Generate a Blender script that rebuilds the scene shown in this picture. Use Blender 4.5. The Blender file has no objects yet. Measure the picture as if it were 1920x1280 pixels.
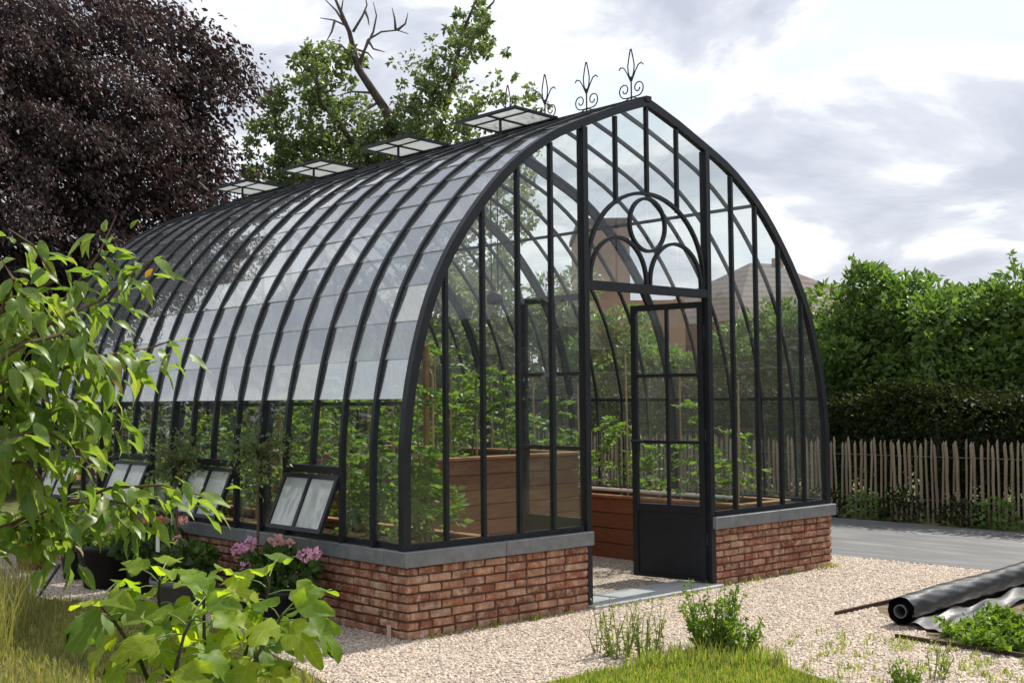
import bpy, bmesh, math, random
import numpy as np
from mathutils import Vector, Matrix, Euler
random.seed(7); RNG = np.random.default_rng(7)
sc = bpy.context.scene
COL = sc.collection
R = math.radians

# ------------------------------------------------------------------ camera
CAM = np.array([-4.9336, -6.5054, 1.6]); YAW, PIT, ROLL, FPX = 0.83475, 0.04654, -0.00882, 2281.74
_F = np.array([math.cos(YAW)*math.cos(PIT), math.sin(YAW)*math.cos(PIT), math.sin(PIT)])
_R = np.array([math.sin(YAW), -math.cos(YAW), 0.0]); _U = np.cross(_R, _F)
_c, _s = math.cos(ROLL), math.sin(ROLL)
_R, _U = _c*_R + _s*_U, -_s*_R + _c*_U
cd = bpy.data.cameras.new('camera'); cam = bpy.data.objects.new('camera', cd); COL.objects.link(cam)
cd.sensor_width = 36.0; cd.lens = 36.0*FPX/1920.0; cd.clip_start = 0.05; cd.clip_end = 3000
cam.matrix_world = Matrix(((_R[0], _U[0], -_F[0], CAM[0]), (_R[1], _U[1], -_F[1], CAM[1]), (_R[2], _U[2], -_F[2], CAM[2]), (0, 0, 0, 1)))
sc.camera = cam
def at(px, py, d):
    """world point at horizontal distance d along the sight line of a photograph pixel (survey helper)"""
    r = _F + _R*(px-960)/FPX + _U*(640-py)/FPX
    r = r/math.hypot(r[0], r[1]); return Vector(CAM + r*d)
def ground_at(px, py, z=0.0):
    r = _F + _R*(px-960)/FPX + _U*(640-py)/FPX
    return Vector(CAM + r*((z-CAM[2])/r[2]))

# ------------------------------------------------------------------ sky, sun, exposure
SUN_AZ, SUN_EL = 0.03, R(48)
w = bpy.data.worlds.new('World'); sc.world = w; w.use_nodes = True
nt = w.node_tree; nt.nodes.clear()
def N(t, typ, **kw):
    n = t.nodes.new(typ)
    for k, v in kw.items(): setattr(n, k, v)
    return n
def ramp(t, pts, fac=None, interp='LINEAR'):
    n = N(t, 'ShaderNodeValToRGB'); e = n.color_ramp; e.interpolation = interp
    while len(e.elements) < len(pts): e.elements.new(0.5)
    for i, (p, c) in enumerate(pts):
        e.elements[i].position = p; e.elements[i].color = (*c, 1) if len(c) == 3 else c
    if fac is not None: t.links.new(fac, n.inputs[0])
    return n
sky = N(nt, 'ShaderNodeTexSky', sky_type='NISHITA', sun_disc=False, sun_elevation=SUN_EL, sun_rotation=math.pi/2-SUN_AZ)
sky.dust_density = 2.0
tc = N(nt, 'ShaderNodeTexCoord'); sep = N(nt, 'ShaderNodeSeparateXYZ'); nt.links.new(tc.outputs['Generated'], sep.inputs[0])
mz = N(nt, 'ShaderNodeMath', operation='MAXIMUM'); nt.links.new(sep.outputs[2], mz.inputs[0]); mz.inputs[1].default_value = 0.0
az_ = N(nt, 'ShaderNodeMath', operation='ADD'); nt.links.new(mz.outputs[0], az_.inputs[0]); az_.inputs[1].default_value = 0.30
dv = N(nt, 'ShaderNodeVectorMath', operation='DIVIDE'); cmb = N(nt, 'ShaderNodeCombineXYZ')
for i in range(3): nt.links.new(az_.outputs[0], cmb.inputs[i])
nt.links.new(tc.outputs['Generated'], dv.inputs[0]); nt.links.new(cmb.outputs[0], dv.inputs[1])
mp = N(nt, 'ShaderNodeMapping'); nt.links.new(dv.outputs[0], mp.inputs[0]); mp.inputs['Location'].default_value = (3.1, 0.4, 0.0); mp.inputs['Scale'].default_value = (1, 1, 1.6)
n1 = N(nt, 'ShaderNodeTexNoise'); nt.links.new(mp.outputs[0], n1.inputs['Vector'])
n1.inputs['Scale'].default_value = 2.3; n1.inputs['Detail'].default_value = 7; n1.inputs['Roughness'].default_value = 0.55; n1.inputs['Distortion'].default_value = 0.35
cl = ramp(nt, [(0.0, (0.36, 0.39, 0.47)), (0.40, (0.49, 0.52, 0.60)), (0.475, (0.64, 0.665, 0.73)), (0.525, (0.90, 0.905, 0.92)), (0.60, (0.77, 0.825, 0.91)), (1.0, (0.70, 0.78, 0.90))], n1.outputs['Fac'])
cm = N(nt, 'ShaderNodeVectorMath', operation='SCALE'); nt.links.new(cl.outputs[0], cm.inputs[0]); cm.inputs['Scale'].default_value = 8.5
mx = N(nt, 'ShaderNodeMix', data_type='RGBA'); mx.inputs[0].default_value = 0.9
nt.links.new(sky.outputs[0], mx.inputs[6]); nt.links.new(cm.outputs[0], mx.inputs[7])
bg = N(nt, 'ShaderNodeBackground'); nt.links.new(mx.outputs[2], bg.inputs[0]); bg.inputs[1].default_value = 0.1
nt.links.new(bg.outputs[0], N(nt, 'ShaderNodeOutputWorld').inputs[0])
sd = bpy.data.lights.new('sun', 'SUN'); sun = bpy.data.objects.new('sun', sd); COL.objects.link(sun)
sd.energy = 4.2; sd.angle = R(1.0); sd.color = (1.0, 0.95, 0.86)
sv = Vector((math.cos(SUN_AZ)*math.cos(SUN_EL), math.sin(SUN_AZ)*math.cos(SUN_EL), math.sin(SUN_EL)))
sun.rotation_euler = sv.to_track_quat('Z', 'Y').to_euler(); sun.location = sv*60
sc.view_settings.view_transform = 'Standard'; sc.view_settings.look = 'None'; sc.view_settings.exposure = 0.55; sc.view_settings.gamma = 1.0
sc.render.engine = 'CYCLES'
cy = sc.cycles; cy.use_denoising = True; cy.max_bounces = 10; cy.transparent_max_bounces = 40; cy.diffuse_bounces = 3; cy.glossy_bounces = 3; cy.transmission_bounces = 6
cy.caustics_reflective = False; cy.caustics_refractive = False; cy.sample_clamp_indirect = 4

# ------------------------------------------------------------------ materials
MATS = {}
def newmat(name):
    m = bpy.data.materials.new(name); m.use_nodes = True; t = m.node_tree; t.nodes.clear()
    out = N(t, 'ShaderNodeOutputMaterial'); MATS[name] = m
    return m, t, out
def rnd(t):
    """one random value per object and per loose piece"""
    oi = N(t, 'ShaderNodeObjectInfo'); g = N(t, 'ShaderNodeNewGeometry')
    a = N(t, 'ShaderNodeMath', operation='ADD'); t.links.new(oi.outputs['Random'], a.inputs[0]); t.links.new(g.outputs['Random Per Island'], a.inputs[1])
    f = N(t, 'ShaderNodeMath', operation='FRACT'); t.links.new(a.outputs[0], f.inputs[0]); return f.outputs[0]
def noise(t, scale, detail=4, rough=0.55, coord='Object', dist=0.0, stretch=None):
    n = N(t, 'ShaderNodeTexNoise')
    v = N(t, 'ShaderNodeNewGeometry').outputs['Position'] if coord == 'World' else N(t, 'ShaderNodeTexCoord').outputs[coord]
    if stretch:
        m = N(t, 'ShaderNodeMapping'); m.inputs['Scale'].default_value = stretch; t.links.new(v, m.inputs[0]); v = m.outputs[0]
    t.links.new(v, n.inputs['Vector'])
    n.inputs['Scale'].default_value = scale; n.inputs['Detail'].default_value = detail; n.inputs['Roughness'].default_value = rough; n.inputs['Distortion'].default_value = dist
    return n.outputs['Fac']
def mixc(t, fac, a, b, mode='MIX'):
    m = N(t, 'ShaderNodeMix', data_type='RGBA', blend_type=mode)
    for s, v in ((0, fac), (6, a), (7, b)):
        if hasattr(v, 'is_linked') or hasattr(v, 'links'): t.links.new(v, m.inputs[s])
        else: m.inputs[s].default_value = v if s == 0 else (*v, 1)
    return m.outputs[2]
def bumpn(t, h, strength=0.4, dist=0.01):
    b = N(t, 'ShaderNodeBump'); b.inputs['Strength'].default_value = strength; b.inputs['Distance'].default_value = dist
    t.links.new(h, b.inputs['Height']); return b.outputs[0]
def solid(name, cols, scale=8, rough=0.7, spec=0.3, bump=0.0, bscale=60, stretch=None, per=None, metal=0.0, bdist=0.01, pmix=0.5):
    """noise between cols; per = list of colours picked per object / piece and multiplied in"""
    m, t, out = newmat(name); b = N(t, 'ShaderNodeBsdfPrincipled')
    k = len(cols); f = noise(t, scale, 6, 0.6, stretch=stretch)
    c = ramp(t, [(0.30+0.4*i/max(1, k-1), cols[i]) for i in range(k)], f).outputs[0] if k > 1 else None
    if per:
        pr = ramp(t, [(i/max(1, len(per)-1), per[i]) for i in range(len(per))], rnd(t)).outputs[0]
        c = mixc(t, pmix, c, pr) if c is not None else pr
    if c is not None: t.links.new(c, b.inputs['Base Color'])
    else: b.inputs['Base Color'].default_value = (*cols[0], 1)
    b.inputs['Roughness'].default_value = rough; b.inputs['Specular IOR Level'].default_value = spec; b.inputs['Metallic'].default_value = metal
    if bump: t.links.new(bumpn(t, noise(t, bscale, 5, 0.65, stretch=stretch), bump, bdist), b.inputs['Normal'])
    t.links.new(b.outputs[0], out.inputs[0]); return m
def leafmat(name, cols, trans=0.45, tcol=None, rough=0.45, spec=0.35, veins=None):
    m, t, out = newmat(name)
    c = ramp(t, [(i/(len(cols)-1), cols[i]) for i in range(len(cols))], rnd(t)).outputs[0]
    c = mixc(t, noise(t, 3.0, 3), c, mixc(t, 1.0, c, (1.25, 1.2, 1.05), 'MULTIPLY'))
    if veins:
        uv = N(t, 'ShaderNodeUVMap'); sx = N(t, 'ShaderNodeSeparateXYZ'); t.links.new(uv.outputs[0], sx.inputs[0])
        def mth(op, a, b=None):
            n = N(t, 'ShaderNodeMath', operation=op)
            for k, v in ((0, a), (1, b)):
                if v is None: continue
                if isinstance(v, (int, float)): n.inputs[k].default_value = v
                else: t.links.new(v, n.inputs[k])
            return n.outputs[0]
        ax_ = mth('ABSOLUTE', mth('SUBTRACT', sx.outputs[0], 0.5)); rib = mth('LESS_THAN', ax_, 0.014)
        sv_ = mth('LESS_THAN', mth('ABSOLUTE', mth('SUBTRACT', mth('FRACT', mth('MULTIPLY', mth('SUBTRACT', sx.outputs[1], mth('MULTIPLY', ax_, veins[1])), veins[0])), 0.5)), 0.06)
        vf = mth('MULTIPLY', mth('MAXIMUM', rib, mth('MULTIPLY', sv_, 0.6)), 0.55)
        c = mixc(t, vf, c, mixc(t, 1.0, c, (1.7, 1.5, 2.0), 'MULTIPLY'))
        c = mixc(t, ramp(t, [(0.66, (0, 0, 0)), (0.74, (0.7,)*3)], noise(t, 9.0, 4, 0.6)).outputs[0], c, (0.22, 0.15, 0.05))
    b = N(t, 'ShaderNodeBsdfPrincipled'); t.links.new(c, b.inputs['Base Color']); b.inputs['Roughness'].default_value = rough; b.inputs['Specular IOR Level'].default_value = spec
    tr = N(t, 'ShaderNodeBsdfTranslucent'); t.links.new(mixc(t, 1.0, c, tcol or (1.6, 1.7, 0.6), 'MULTIPLY'), tr.inputs[0])
    mxs = N(t, 'ShaderNodeMixShader'); mxs.inputs[0].default_value = trans
    t.links.new(b.outputs[0], mxs.inputs[1]); t.links.new(tr.outputs[0], mxs.inputs[2]); t.links.new(mxs.outputs[0], out.inputs[0]); return m
def glassmat(name, ior=1.75, film=0.06, tint=(0.95, 0.97, 0.96), power=5.0):
    m, t, out = newmat(name)
    tr = N(t, 'ShaderNodeBsdfTransparent'); tr.inputs[0].default_value = (*tint, 1)
    gl = N(t, 'ShaderNodeBsdfGlossy'); gl.inputs['Roughness'].default_value = 0.015
    t.links.new(bumpn(t, noise(t, 2.6, 1, 0.5, 'World'), 0.07, 0.03), gl.inputs['Normal'])
    lw = N(t, 'ShaderNodeLayerWeight'); lw.inputs[0].default_value = 0.5; pw = N(t, 'ShaderNodeMath', operation='POWER'); t.links.new(lw.outputs['Facing'], pw.inputs[0]); pw.inputs[1].default_value = power
    r0 = ((ior-1)/(ior+1))**2; fr = N(t, 'ShaderNodeMath', operation='MULTIPLY_ADD'); t.links.new(pw.outputs[0], fr.inputs[0]); fr.inputs[1].default_value = 1-r0; fr.inputs[2].default_value = r0
    a = N(t, 'ShaderNodeMixShader'); t.links.new(fr.outputs[0], a.inputs[0]); t.links.new(tr.outputs[0], a.inputs[1]); t.links.new(gl.outputs[0], a.inputs[2])
    df = N(t, 'ShaderNodeBsdfTranslucent'); df.inputs[0].default_value = (0.75, 0.78, 0.78, 1)
    dd = N(t, 'ShaderNodeBsdfDiffuse'); dd.inputs[0].default_value = (0.72, 0.75, 0.76, 1)
    h = N(t, 'ShaderNodeMixShader'); t.links.new(df.outputs[0], h.inputs[1]); t.links.new(dd.outputs[0], h.inputs[2])
    f0 = ramp(t, [(0.3, (film*0.6,)*3), (0.75, (min(1, film*1.4),)*3)], noise(t, 3.0, 7, 0.7, stretch=(1, 1, 0.5)))
    f = N(t, 'ShaderNodeMath', operation='MULTIPLY'); t.links.new(f0.outputs[0], f.inputs[0]); mr = N(t, 'ShaderNodeMapRange'); t.links.new(rnd(t), mr.inputs[0]); mr.inputs[3].default_value = 0.72; mr.inputs[4].default_value = 1.28; t.links.new(mr.outputs[0], f.inputs[1])
    o2 = N(t, 'ShaderNodeMixShader'); t.links.new(f.outputs[0], o2.inputs[0]); t.links.new(a.outputs[0], o2.inputs[1]); t.links.new(h.outputs[0], o2.inputs[2])
    t.links.new(o2.outputs[0], out.inputs[0]); return m

M_metal = solid('black_metal', [(0.012, 0.014, 0.018), (0.020, 0.023, 0.029)], 6, 0.42, 0.3, 0.08, 120)
M_glass = glassmat('clear_glass', 1.5, 0.015, (0.965, 0.98, 0.975))
M_roofglass = glassmat('sky_whitened_roof_glass', 3.5, 0.13, power=2.2)  # pale film and raised reflectance build the bright sky reflection into the panes
M_glassedge = solid('pale_glass_edge', [(0.62, 0.66, 0.66), (0.75, 0.78, 0.78)], 8, 0.4, 0.5)
M_milky = glassmat('milky_window_glass', 2.0, 0.62)
M_stone = solid('bluestone', [(0.14, 0.15, 0.16), (0.22, 0.232, 0.24)], 14, 0.3, 0.55, 0.12, 90)
M_mortar = solid('mortar', [(0.085, 0.045, 0.03), (0.17, 0.095, 0.065)], 25, 0.95, 0.1, 0.5, 150)
def brickmat():
    m, t, out = newmat('old_brick'); b = N(t, 'ShaderNodeBsdfPrincipled'); r = rnd(t)
    base = ramp(t, [(0.0, (0.34, 0.13, 0.08)), (0.2, (0.22, 0.09, 0.06)), (0.36, (0.42, 0.23, 0.155)), (0.5, (0.32, 0.135, 0.09)), (0.66, (0.46, 0.30, 0.21)), (0.82, (0.19, 0.08, 0.055)), (1.0, (0.40, 0.17, 0.10))], r).outputs[0]
    wear = ramp(t, [(0.46, (0, 0, 0)), (0.68, (0.85,)*3)], noise(t, 13, 6, 0.75, 'World')).outputs[0]
    c = mixc(t, wear, base, (0.64, 0.50, 0.39))
    dk = ramp(t, [(0.3, (0.68, 0.62, 0.58)), (0.6, (1.12, 1.08, 1.0))], noise(t, 7, 5, 0.65, 'World')).outputs[0]
    c = mixc(t, 1.0, c, dk, 'MULTIPLY')
    t.links.new(c, b.inputs['Base Color']); b.inputs['Roughness'].default_value = 0.9; b.inputs['Specular IOR Level'].default_value = 0.15
    t.links.new(bumpn(t, noise(t, 60, 6, 0.7, 'World'), 0.8, 0.008), b.inputs['Normal']); t.links.new(b.outputs[0], out.inputs[0]); return m
M_brick = brickmat()
def gravelmat():
    m, t, out = newmat('gravel_bed'); b = N(t, 'ShaderNodeBsdfPrincipled'); c = N(t, 'ShaderNodeTexCoord')
    v = N(t, 'ShaderNodeTexVoronoi'); v.inputs['Scale'].default_value = 55; t.links.new(c.outputs['Object'], v.inputs['Vector'])
    sp = N(t, 'ShaderNodeSeparateColor'); t.links.new(v.outputs['Color'], sp.inputs[0])
    col = ramp(t, [(0, (0.22, 0.19, 0.17)), (0.3, (0.42, 0.35, 0.30)), (0.6, (0.58, 0.49, 0.42)), (1, (0.70, 0.63, 0.56))], sp.outputs[0]).outputs[0]
    dk = ramp(t, [(0.3, (0.75, 0.72, 0.68)), (0.7, (1, 1, 1))], noise(t, 1.3, 5)).outputs[0]
    t.links.new(mixc(t, 1.0, col, dk, 'MULTIPLY'), b.inputs['Base Color']); b.inputs['Roughness'].default_value = 0.9
    t.links.new(bumpn(t, v.outputs['Distance'], 0.9, -0.015), b.inputs['Normal']); t.links.new(b.outputs[0], out.inputs[0]); return m
M_gravel = gravelmat()
M_pebble = solid('pebbles', [(0.26, 0.225, 0.195), (0.40, 0.35, 0.30)], 90, 0.85, 0.2, per=[(0.13, 0.11, 0.09), (0.44, 0.345, 0.265), (0.62, 0.50, 0.385), (0.30, 0.245, 0.20), (0.80, 0.70, 0.57), (0.50, 0.37, 0.28), (0.22, 0.185, 0.16), (0.68, 0.56, 0.43)], pmix=0.72)
M_earth = solid('earth_and_turf', [(0.07, 0.085, 0.025), (0.13, 0.14, 0.05), (0.17, 0.14, 0.08)], 3, 0.95, 0.1, 0.6, 40)
M_bed = solid('weedy_earth', [(0.09, 0.075, 0.045), (0.17, 0.135, 0.085), (0.25, 0.21, 0.15)], 9, 0.95, 0.1, 0.8, 60)
M_soil = solid('soil', [(0.03, 0.022, 0.016), (0.07, 0.05, 0.035)], 20, 0.95, 0.1, 0.8, 60)
M_fabric = solid('grey_ground_fabric', [(0.085, 0.087, 0.09), (0.115, 0.118, 0.12), (0.20, 0.203, 0.207)], 2.5, 0.55, 0.4, 0.25, 12, stretch=(1.6, 0.35, 1), bdist=0.03)
M_wood = solid('red_brown_planks', [(0.13, 0.052, 0.026), (0.21, 0.088, 0.045), (0.29, 0.135, 0.07)], 6, 0.65, 0.3, 0.3, 30, stretch=(1.0, 1.0, 9.0), per=[(0.15, 0.06, 0.032), (0.27, 0.12, 0.062), (0.20, 0.08, 0.042)])
M_timber = solid('orange_timber', [(0.26, 0.125, 0.05), (0.36, 0.19, 0.085)], 9, 0.7, 0.3)
M_bamboo = solid('bamboo', [(0.38, 0.25, 0.10), (0.50, 0.36, 0.18)], 9, 0.6, 0.3, per=[(0.36, 0.20, 0.08), (0.50, 0.38, 0.20)])
M_picket = solid('weathered_chestnut', [(0.16, 0.13, 0.095), (0.28, 0.235, 0.175), (0.40, 0.345, 0.26)], 5, 0.9, 0.15, 0.5, 40, stretch=(4, 4, 0.5), per=[(0.17, 0.135, 0.09), (0.40, 0.33, 0.22), (0.31, 0.25, 0.165), (0.26, 0.18, 0.10)], bdist=0.006)
M_wire = solid('galvanised_wire', [(0.30, 0.31, 0.32)], rough=0.5, metal=0.8)
M_bark = solid('bark', [(0.05, 0.042, 0.035), (0.13, 0.11, 0.09)], 8, 0.95, 0.1, 0.7, 20, stretch=(3, 3, 0.6), bdist=0.02)
M_deadbark = solid('pale_bark', [(0.10, 0.085, 0.075), (0.19, 0.165, 0.15)], 8, 0.95, 0.1)
M_twig = solid('young_bark', [(0.09, 0.06, 0.04), (0.17, 0.11, 0.07)], 20, 0.8, 0.2)
M_darktwig = solid('dark_young_bark', [(0.035, 0.028, 0.02), (0.08, 0.065, 0.045)], 20, 0.8, 0.2)
M_stem = solid('green_stem', [(0.10, 0.16, 0.04), (0.16, 0.22, 0.07)], 12, 0.6, 0.3)
M_blackpl = solid('black_plastic', [(0.012, 0.013, 0.015), (0.028, 0.03, 0.034)], 9, 0.32, 0.5, 0.15, 14, bdist=0.02)
M_greysheet = solid('dull_grey_sheet', [(0.05, 0.052, 0.055), (0.13, 0.133, 0.138)], 6, 0.4, 0.4, 0.2, 14, bdist=0.02)
M_pale = solid('pale_threshold_stone', [(0.33, 0.34, 0.345), (0.46, 0.47, 0.475)], 10, 0.6, 0.3, 0.15, 80)
M_pot = solid('black_pot_plastic', [(0.010, 0.011, 0.012), (0.022, 0.023, 0.024)], 12, 0.5, 0.35)
M_greypot = solid('grey_pot_plastic', [(0.10, 0.105, 0.11), (0.15, 0.155, 0.16)], 12, 0.5, 0.35)
M_terra = solid('terracotta', [(0.28, 0.10, 0.05), (0.38, 0.15, 0.08)], 10, 0.85, 0.2)
M_white = solid('white_plastic', [(0.72, 0.73, 0.72), (0.80, 0.80, 0.79)], 6, 0.45, 0.4)
M_edging = solid('rusty_edging', [(0.03, 0.022, 0.018), (0.09, 0.055, 0.035)], 14, 0.85, 0.2)
M_peg = solid('pale_wood', [(0.42, 0.34, 0.24), (0.55, 0.46, 0.34)], 12, 0.8, 0.2)
M_house = solid('house_brick', [(0.33, 0.19, 0.13), (0.42, 0.26, 0.185)], 3, 0.9, 0.15, 0.3, 30)
def tilemat():
    m, t, out = newmat('roof_tiles'); b = N(t, 'ShaderNodeBsdfPrincipled'); c = N(t, 'ShaderNodeNewGeometry'); wv = N(t, 'ShaderNodeTexWave', wave_type='BANDS', bands_direction='Z', wave_profile='SAW')
    t.links.new(c.outputs['Position'], wv.inputs['Vector']); wv.inputs['Scale'].default_value = 1.6; wv.inputs['Distortion'].default_value = 0.4; wv.inputs['Detail'].default_value = 2
    base = ramp(t, [(0.3, (0.13, 0.10, 0.085)), (0.7, (0.24, 0.19, 0.165))], noise(t, 2.2, 6, 0.65, 'World')).outputs[0]
    t.links.new(mixc(t, 0.55, base, mixc(t, 1.0, base, wv.outputs['Color'], 'MULTIPLY')), b.inputs['Base Color']); b.inputs['Roughness'].default_value = 0.9
    t.links.new(bumpn(t, wv.outputs['Fac'], 0.6, 0.05), b.inputs['Normal']); t.links.new(b.outputs[0], out.inputs[0]); return m
M_rooftile = tilemat()
M_pane = solid('house_window', [(0.03, 0.035, 0.04)], rough=0.08, spec=0.6)
L_beech = leafmat('copper_beech_leaf', [(0.034, 0.026, 0.030), (0.062, 0.044, 0.048), (0.042, 0.033, 0.039), (0.086, 0.048, 0.050), (0.045, 0.042, 0.034), (0.062, 0.048, 0.057)], 0.2, (1.3, 0.9, 0.85), 0.55, 0.3)
L_pear = leafmat('pear_leaf', [(0.085, 0.125, 0.062), (0.125, 0.165, 0.078), (0.100, 0.145, 0.084), (0.165, 0.195, 0.080), (0.090, 0.130, 0.078)], 0.45, (1.5, 1.6, 0.7), 0.4, 0.5)
L_hedge = leafmat('hedge_leaf', [(0.060, 0.115, 0.034), (0.100, 0.175, 0.050), (0.140, 0.215, 0.064), (0.080, 0.145, 0.044)], 0.42, (1.5, 1.6, 0.6))
L_dark = leafmat('dark_hedge_leaf', [(0.014, 0.026, 0.009), (0.030, 0.046, 0.014), (0.045, 0.048, 0.018), (0.022, 0.036, 0.012)], 0.25, None, 0.6, 0.15)
L_cherry = leafmat('cherry_leaf', [(0.085, 0.160, 0.034), (0.130, 0.215, 0.046), (0.180, 0.260, 0.060), (0.100, 0.180, 0.040), (0.215, 0.280, 0.070)], 0.52, (1.7, 1.65, 0.75), 0.42, 0.5, veins=(8.0, 0.9))
L_cherry_tip = leafmat('cherry_tip_leaf', [(0.26, 0.17, 0.03), (0.22, 0.22, 0.03), (0.30, 0.13, 0.05)], 0.5, (1.5, 1.3, 0.5))
L_fig = leafmat('fig_leaf', [(0.14, 0.235, 0.03), (0.23, 0.32, 0.04), (0.09, 0.17, 0.04), (0.18, 0.28, 0.035), (0.28, 0.35, 0.05)], 0.6, (2.0, 1.85, 0.45), 0.5, 0.3, veins=(5.0, 0.75))
L_tomato = leafmat('tomato_leaf', [(0.085, 0.160, 0.034), (0.130, 0.215, 0.050), (0.170, 0.250, 0.065), (0.105, 0.180, 0.045)], 0.45)
L_weed = leafmat('weed_leaf', [(0.075, 0.150, 0.022), (0.125, 0.205, 0.032), (0.170, 0.240, 0.045)], 0.45)
L_paleweed = leafmat('pale_weed_leaf', [(0.20, 0.24, 0.08), (0.26, 0.28, 0.11), (0.14, 0.20, 0.06)], 0.45)
L_grass = leafmat('lawn_blade', [(0.10, 0.165, 0.03), (0.16, 0.23, 0.045), (0.22, 0.265, 0.065), (0.34, 0.30, 0.15), (0.13, 0.20, 0.04)], 0.45)
L_dry = leafmat('dry_grass_blade', [(0.17, 0.18, 0.065), (0.30, 0.265, 0.13), (0.12, 0.15, 0.045), (0.38, 0.33, 0.19)], 0.4)
L_pelarg = leafmat('pelargonium_leaf', [(0.030, 0.065, 0.018), (0.055, 0.100, 0.026)], 0.35)
L_pink = leafmat('pink_petal', [(0.66, 0.36, 0.56), (0.78, 0.50, 0.68), (0.58, 0.27, 0.48)], 0.4, (1.1, 1.0, 1.1))
L_salmon = leafmat('salmon_petal', [(0.70, 0.40, 0.42), (0.76, 0.48, 0.48)], 0.4, (1.1, 1.0, 1.0))
L_orange = leafmat('orange_petal', [(0.60, 0.20, 0.08), (0.62, 0.27, 0.14)], 0.4, (1.1, 1.0, 0.9))

# ------------------------------------------------------------------ builders
def link(o, parent=None):
    COL.objects.link(o)
    if parent is not None:
        o.parent = parent; o.matrix_parent_inverse = WORLD[parent].inverted()
    WORLD[o] = Matrix.Translation(o.location) if parent is None else WORLD[parent] @ o.matrix_parent_inverse @ o.matrix_basis
    return o
WORLD = {}
def tag(o, label=None, cat=None, group=None, kind=None):
    if label: o['label'] = label
    if cat: o['category'] = cat
    if group: o['group'] = group
    if kind: o['kind'] = kind
    return o
def thing(name, loc, label, cat, group=None):
    o = bpy.data.objects.new(name, None); o.empty_display_size = 0.1; o.location = loc; link(o); return tag(o, label, cat, group)
def obj(name, me, parent=None, mat=None, M=None):
    """a mesh object; vertices are in world space unless M (world matrix) is given"""
    if mat is not None and not me.materials: me.materials.append(mat)
    o = bpy.data.objects.new(name, me); COL.objects.link(o)
    Mw = M if M is not None else Matrix.Identity(4)
    if parent is not None:
        o.parent = parent; o.matrix_parent_inverse = WORLD[parent].inverted()
    o.matrix_basis = Mw; WORLD[o] = Mw.copy(); return o
class MB:
    def __init__(s): s.v = []; s.f = []
    def add(s, vs, fs):
        k = len(s.v); s.v += [tuple(a) for a in vs]; s.f += [tuple(i+k for i in f) for f in fs]; return s
    def box(s, a, b, M=None):
        vs = [Vector((x, y, z)) for x in (a[0], b[0]) for y in (a[1], b[1]) for z in (a[2], b[2])]
        if M is not None: vs = [M @ v for v in vs]
        return s.add(vs, [(0, 1, 3, 2), (4, 6, 7, 5), (0, 4, 5, 1), (2, 3, 7, 6), (0, 2, 6, 4), (1, 5, 7, 3)])
    def sweep(s, pts, prof, up=(0, 1, 0), closed=False, scale=None):
        """prof: list of (a,b); a along up, b along the normal in the plane"""
        pts = [Vector(p) for p in pts]; n = len(pts); m = len(prof); up = Vector(up); vs = []
        for i, p in enumerate(pts):
            if closed: d = pts[(i+1) % n]-pts[i-1]
            else: d = pts[min(i+1, n-1)]-pts[max(i-1, 0)]
            d.normalize(); nn = d.cross(up)
            if nn.length < 1e-4: nn = d.cross(Vector((1, 0, 0)))
            nn.normalize(); k = 1.0
            uu = nn.cross(d).normalized()
            if not closed and 0 < i < n-1:
                cs = (pts[i]-pts[i-1]).normalized().dot(d); k = 1/max(cs, 0.5)
            q = scale[i] if scale else 1.0
            for a, b in prof: vs.append(p+uu*a*q+nn*b*q*k)
        fs = []
        for i in range(n if closed else n-1):
            j = (i+1) % n
            for a in range(m): b = (a+1) % m; fs.append((i*m+a, i*m+b, j*m+b, j*m+a))
        if not closed: fs += [tuple(range(m))[::-1], tuple((n-1)*m+a for a in range(m))]
        return s.add(vs, fs)
    def bar(s, pts, w, d, up=(0, 1, 0), closed=False): return s.sweep(pts, [(-w/2, -d/2), (w/2, -d/2), (w/2, d/2), (-w/2, d/2)], up, closed)
    def tube(s, pts, r, k=6, up=(0.13, 0.31, 0.94), closed=False):
        rs = r if isinstance(r, (list, tuple)) else [r]*len(pts)
        return s.sweep(pts, [(math.cos(2*math.pi*i/k), math.sin(2*math.pi*i/k)) for i in range(k)], up, closed, scale=rs)
    def prism(s, poly, d0, d1, axis=1):
        """polygon in the two other axes extruded along axis"""
        n = len(poly)
        def P(u, v, d): return (d, u, v) if axis == 0 else (u, d, v) if axis == 1 else (u, v, d)
        s.add([P(u, v, d0) for u, v in poly]+[P(u, v, d1) for u, v in poly], [tuple(range(n))[::-1], tuple(range(n, 2*n))]+[(i, (i+1) % n, n+(i+1) % n, n+i) for i in range(n)]); return s
    def lathe(s, prof, k=20, c=(0, 0, 0)):
        n = len(prof); vs = [(c[0]+r*math.cos(2*math.pi*i/k), c[1]+r*math.sin(2*math.pi*i/k), c[2]+z) for i in range(k) for r, z in prof]
        return s.add(vs, [(i*n+a, ((i+1) % k)*n+a, ((i+1) % k)*n+a+1, i*n+a+1) for i in range(k) for a in range(n-1)])
    def mesh(s, name, smooth=False, bevel=0.0):
        me = bpy.data.meshes.new(name); me.from_pydata(s.v, [], s.f)
        bm = bmesh.new(); bm.from_mesh(me); bmesh.ops.recalc_face_normals(bm, faces=bm.faces)
        if bevel: bmesh.ops.bevel(bm, geom=bm.edges[:], offset=bevel, segments=1, affect='EDGES')
        bm.to_mesh(me); bm.free()
        if smooth:
            for p in me.polygons: p.use_smooth = True
        return me
    def build(s, name, mat, parent=None, smooth=False, bevel=0.0, M=None): return obj(name, s.mesh(name, smooth, bevel), parent, mat, M)
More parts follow.
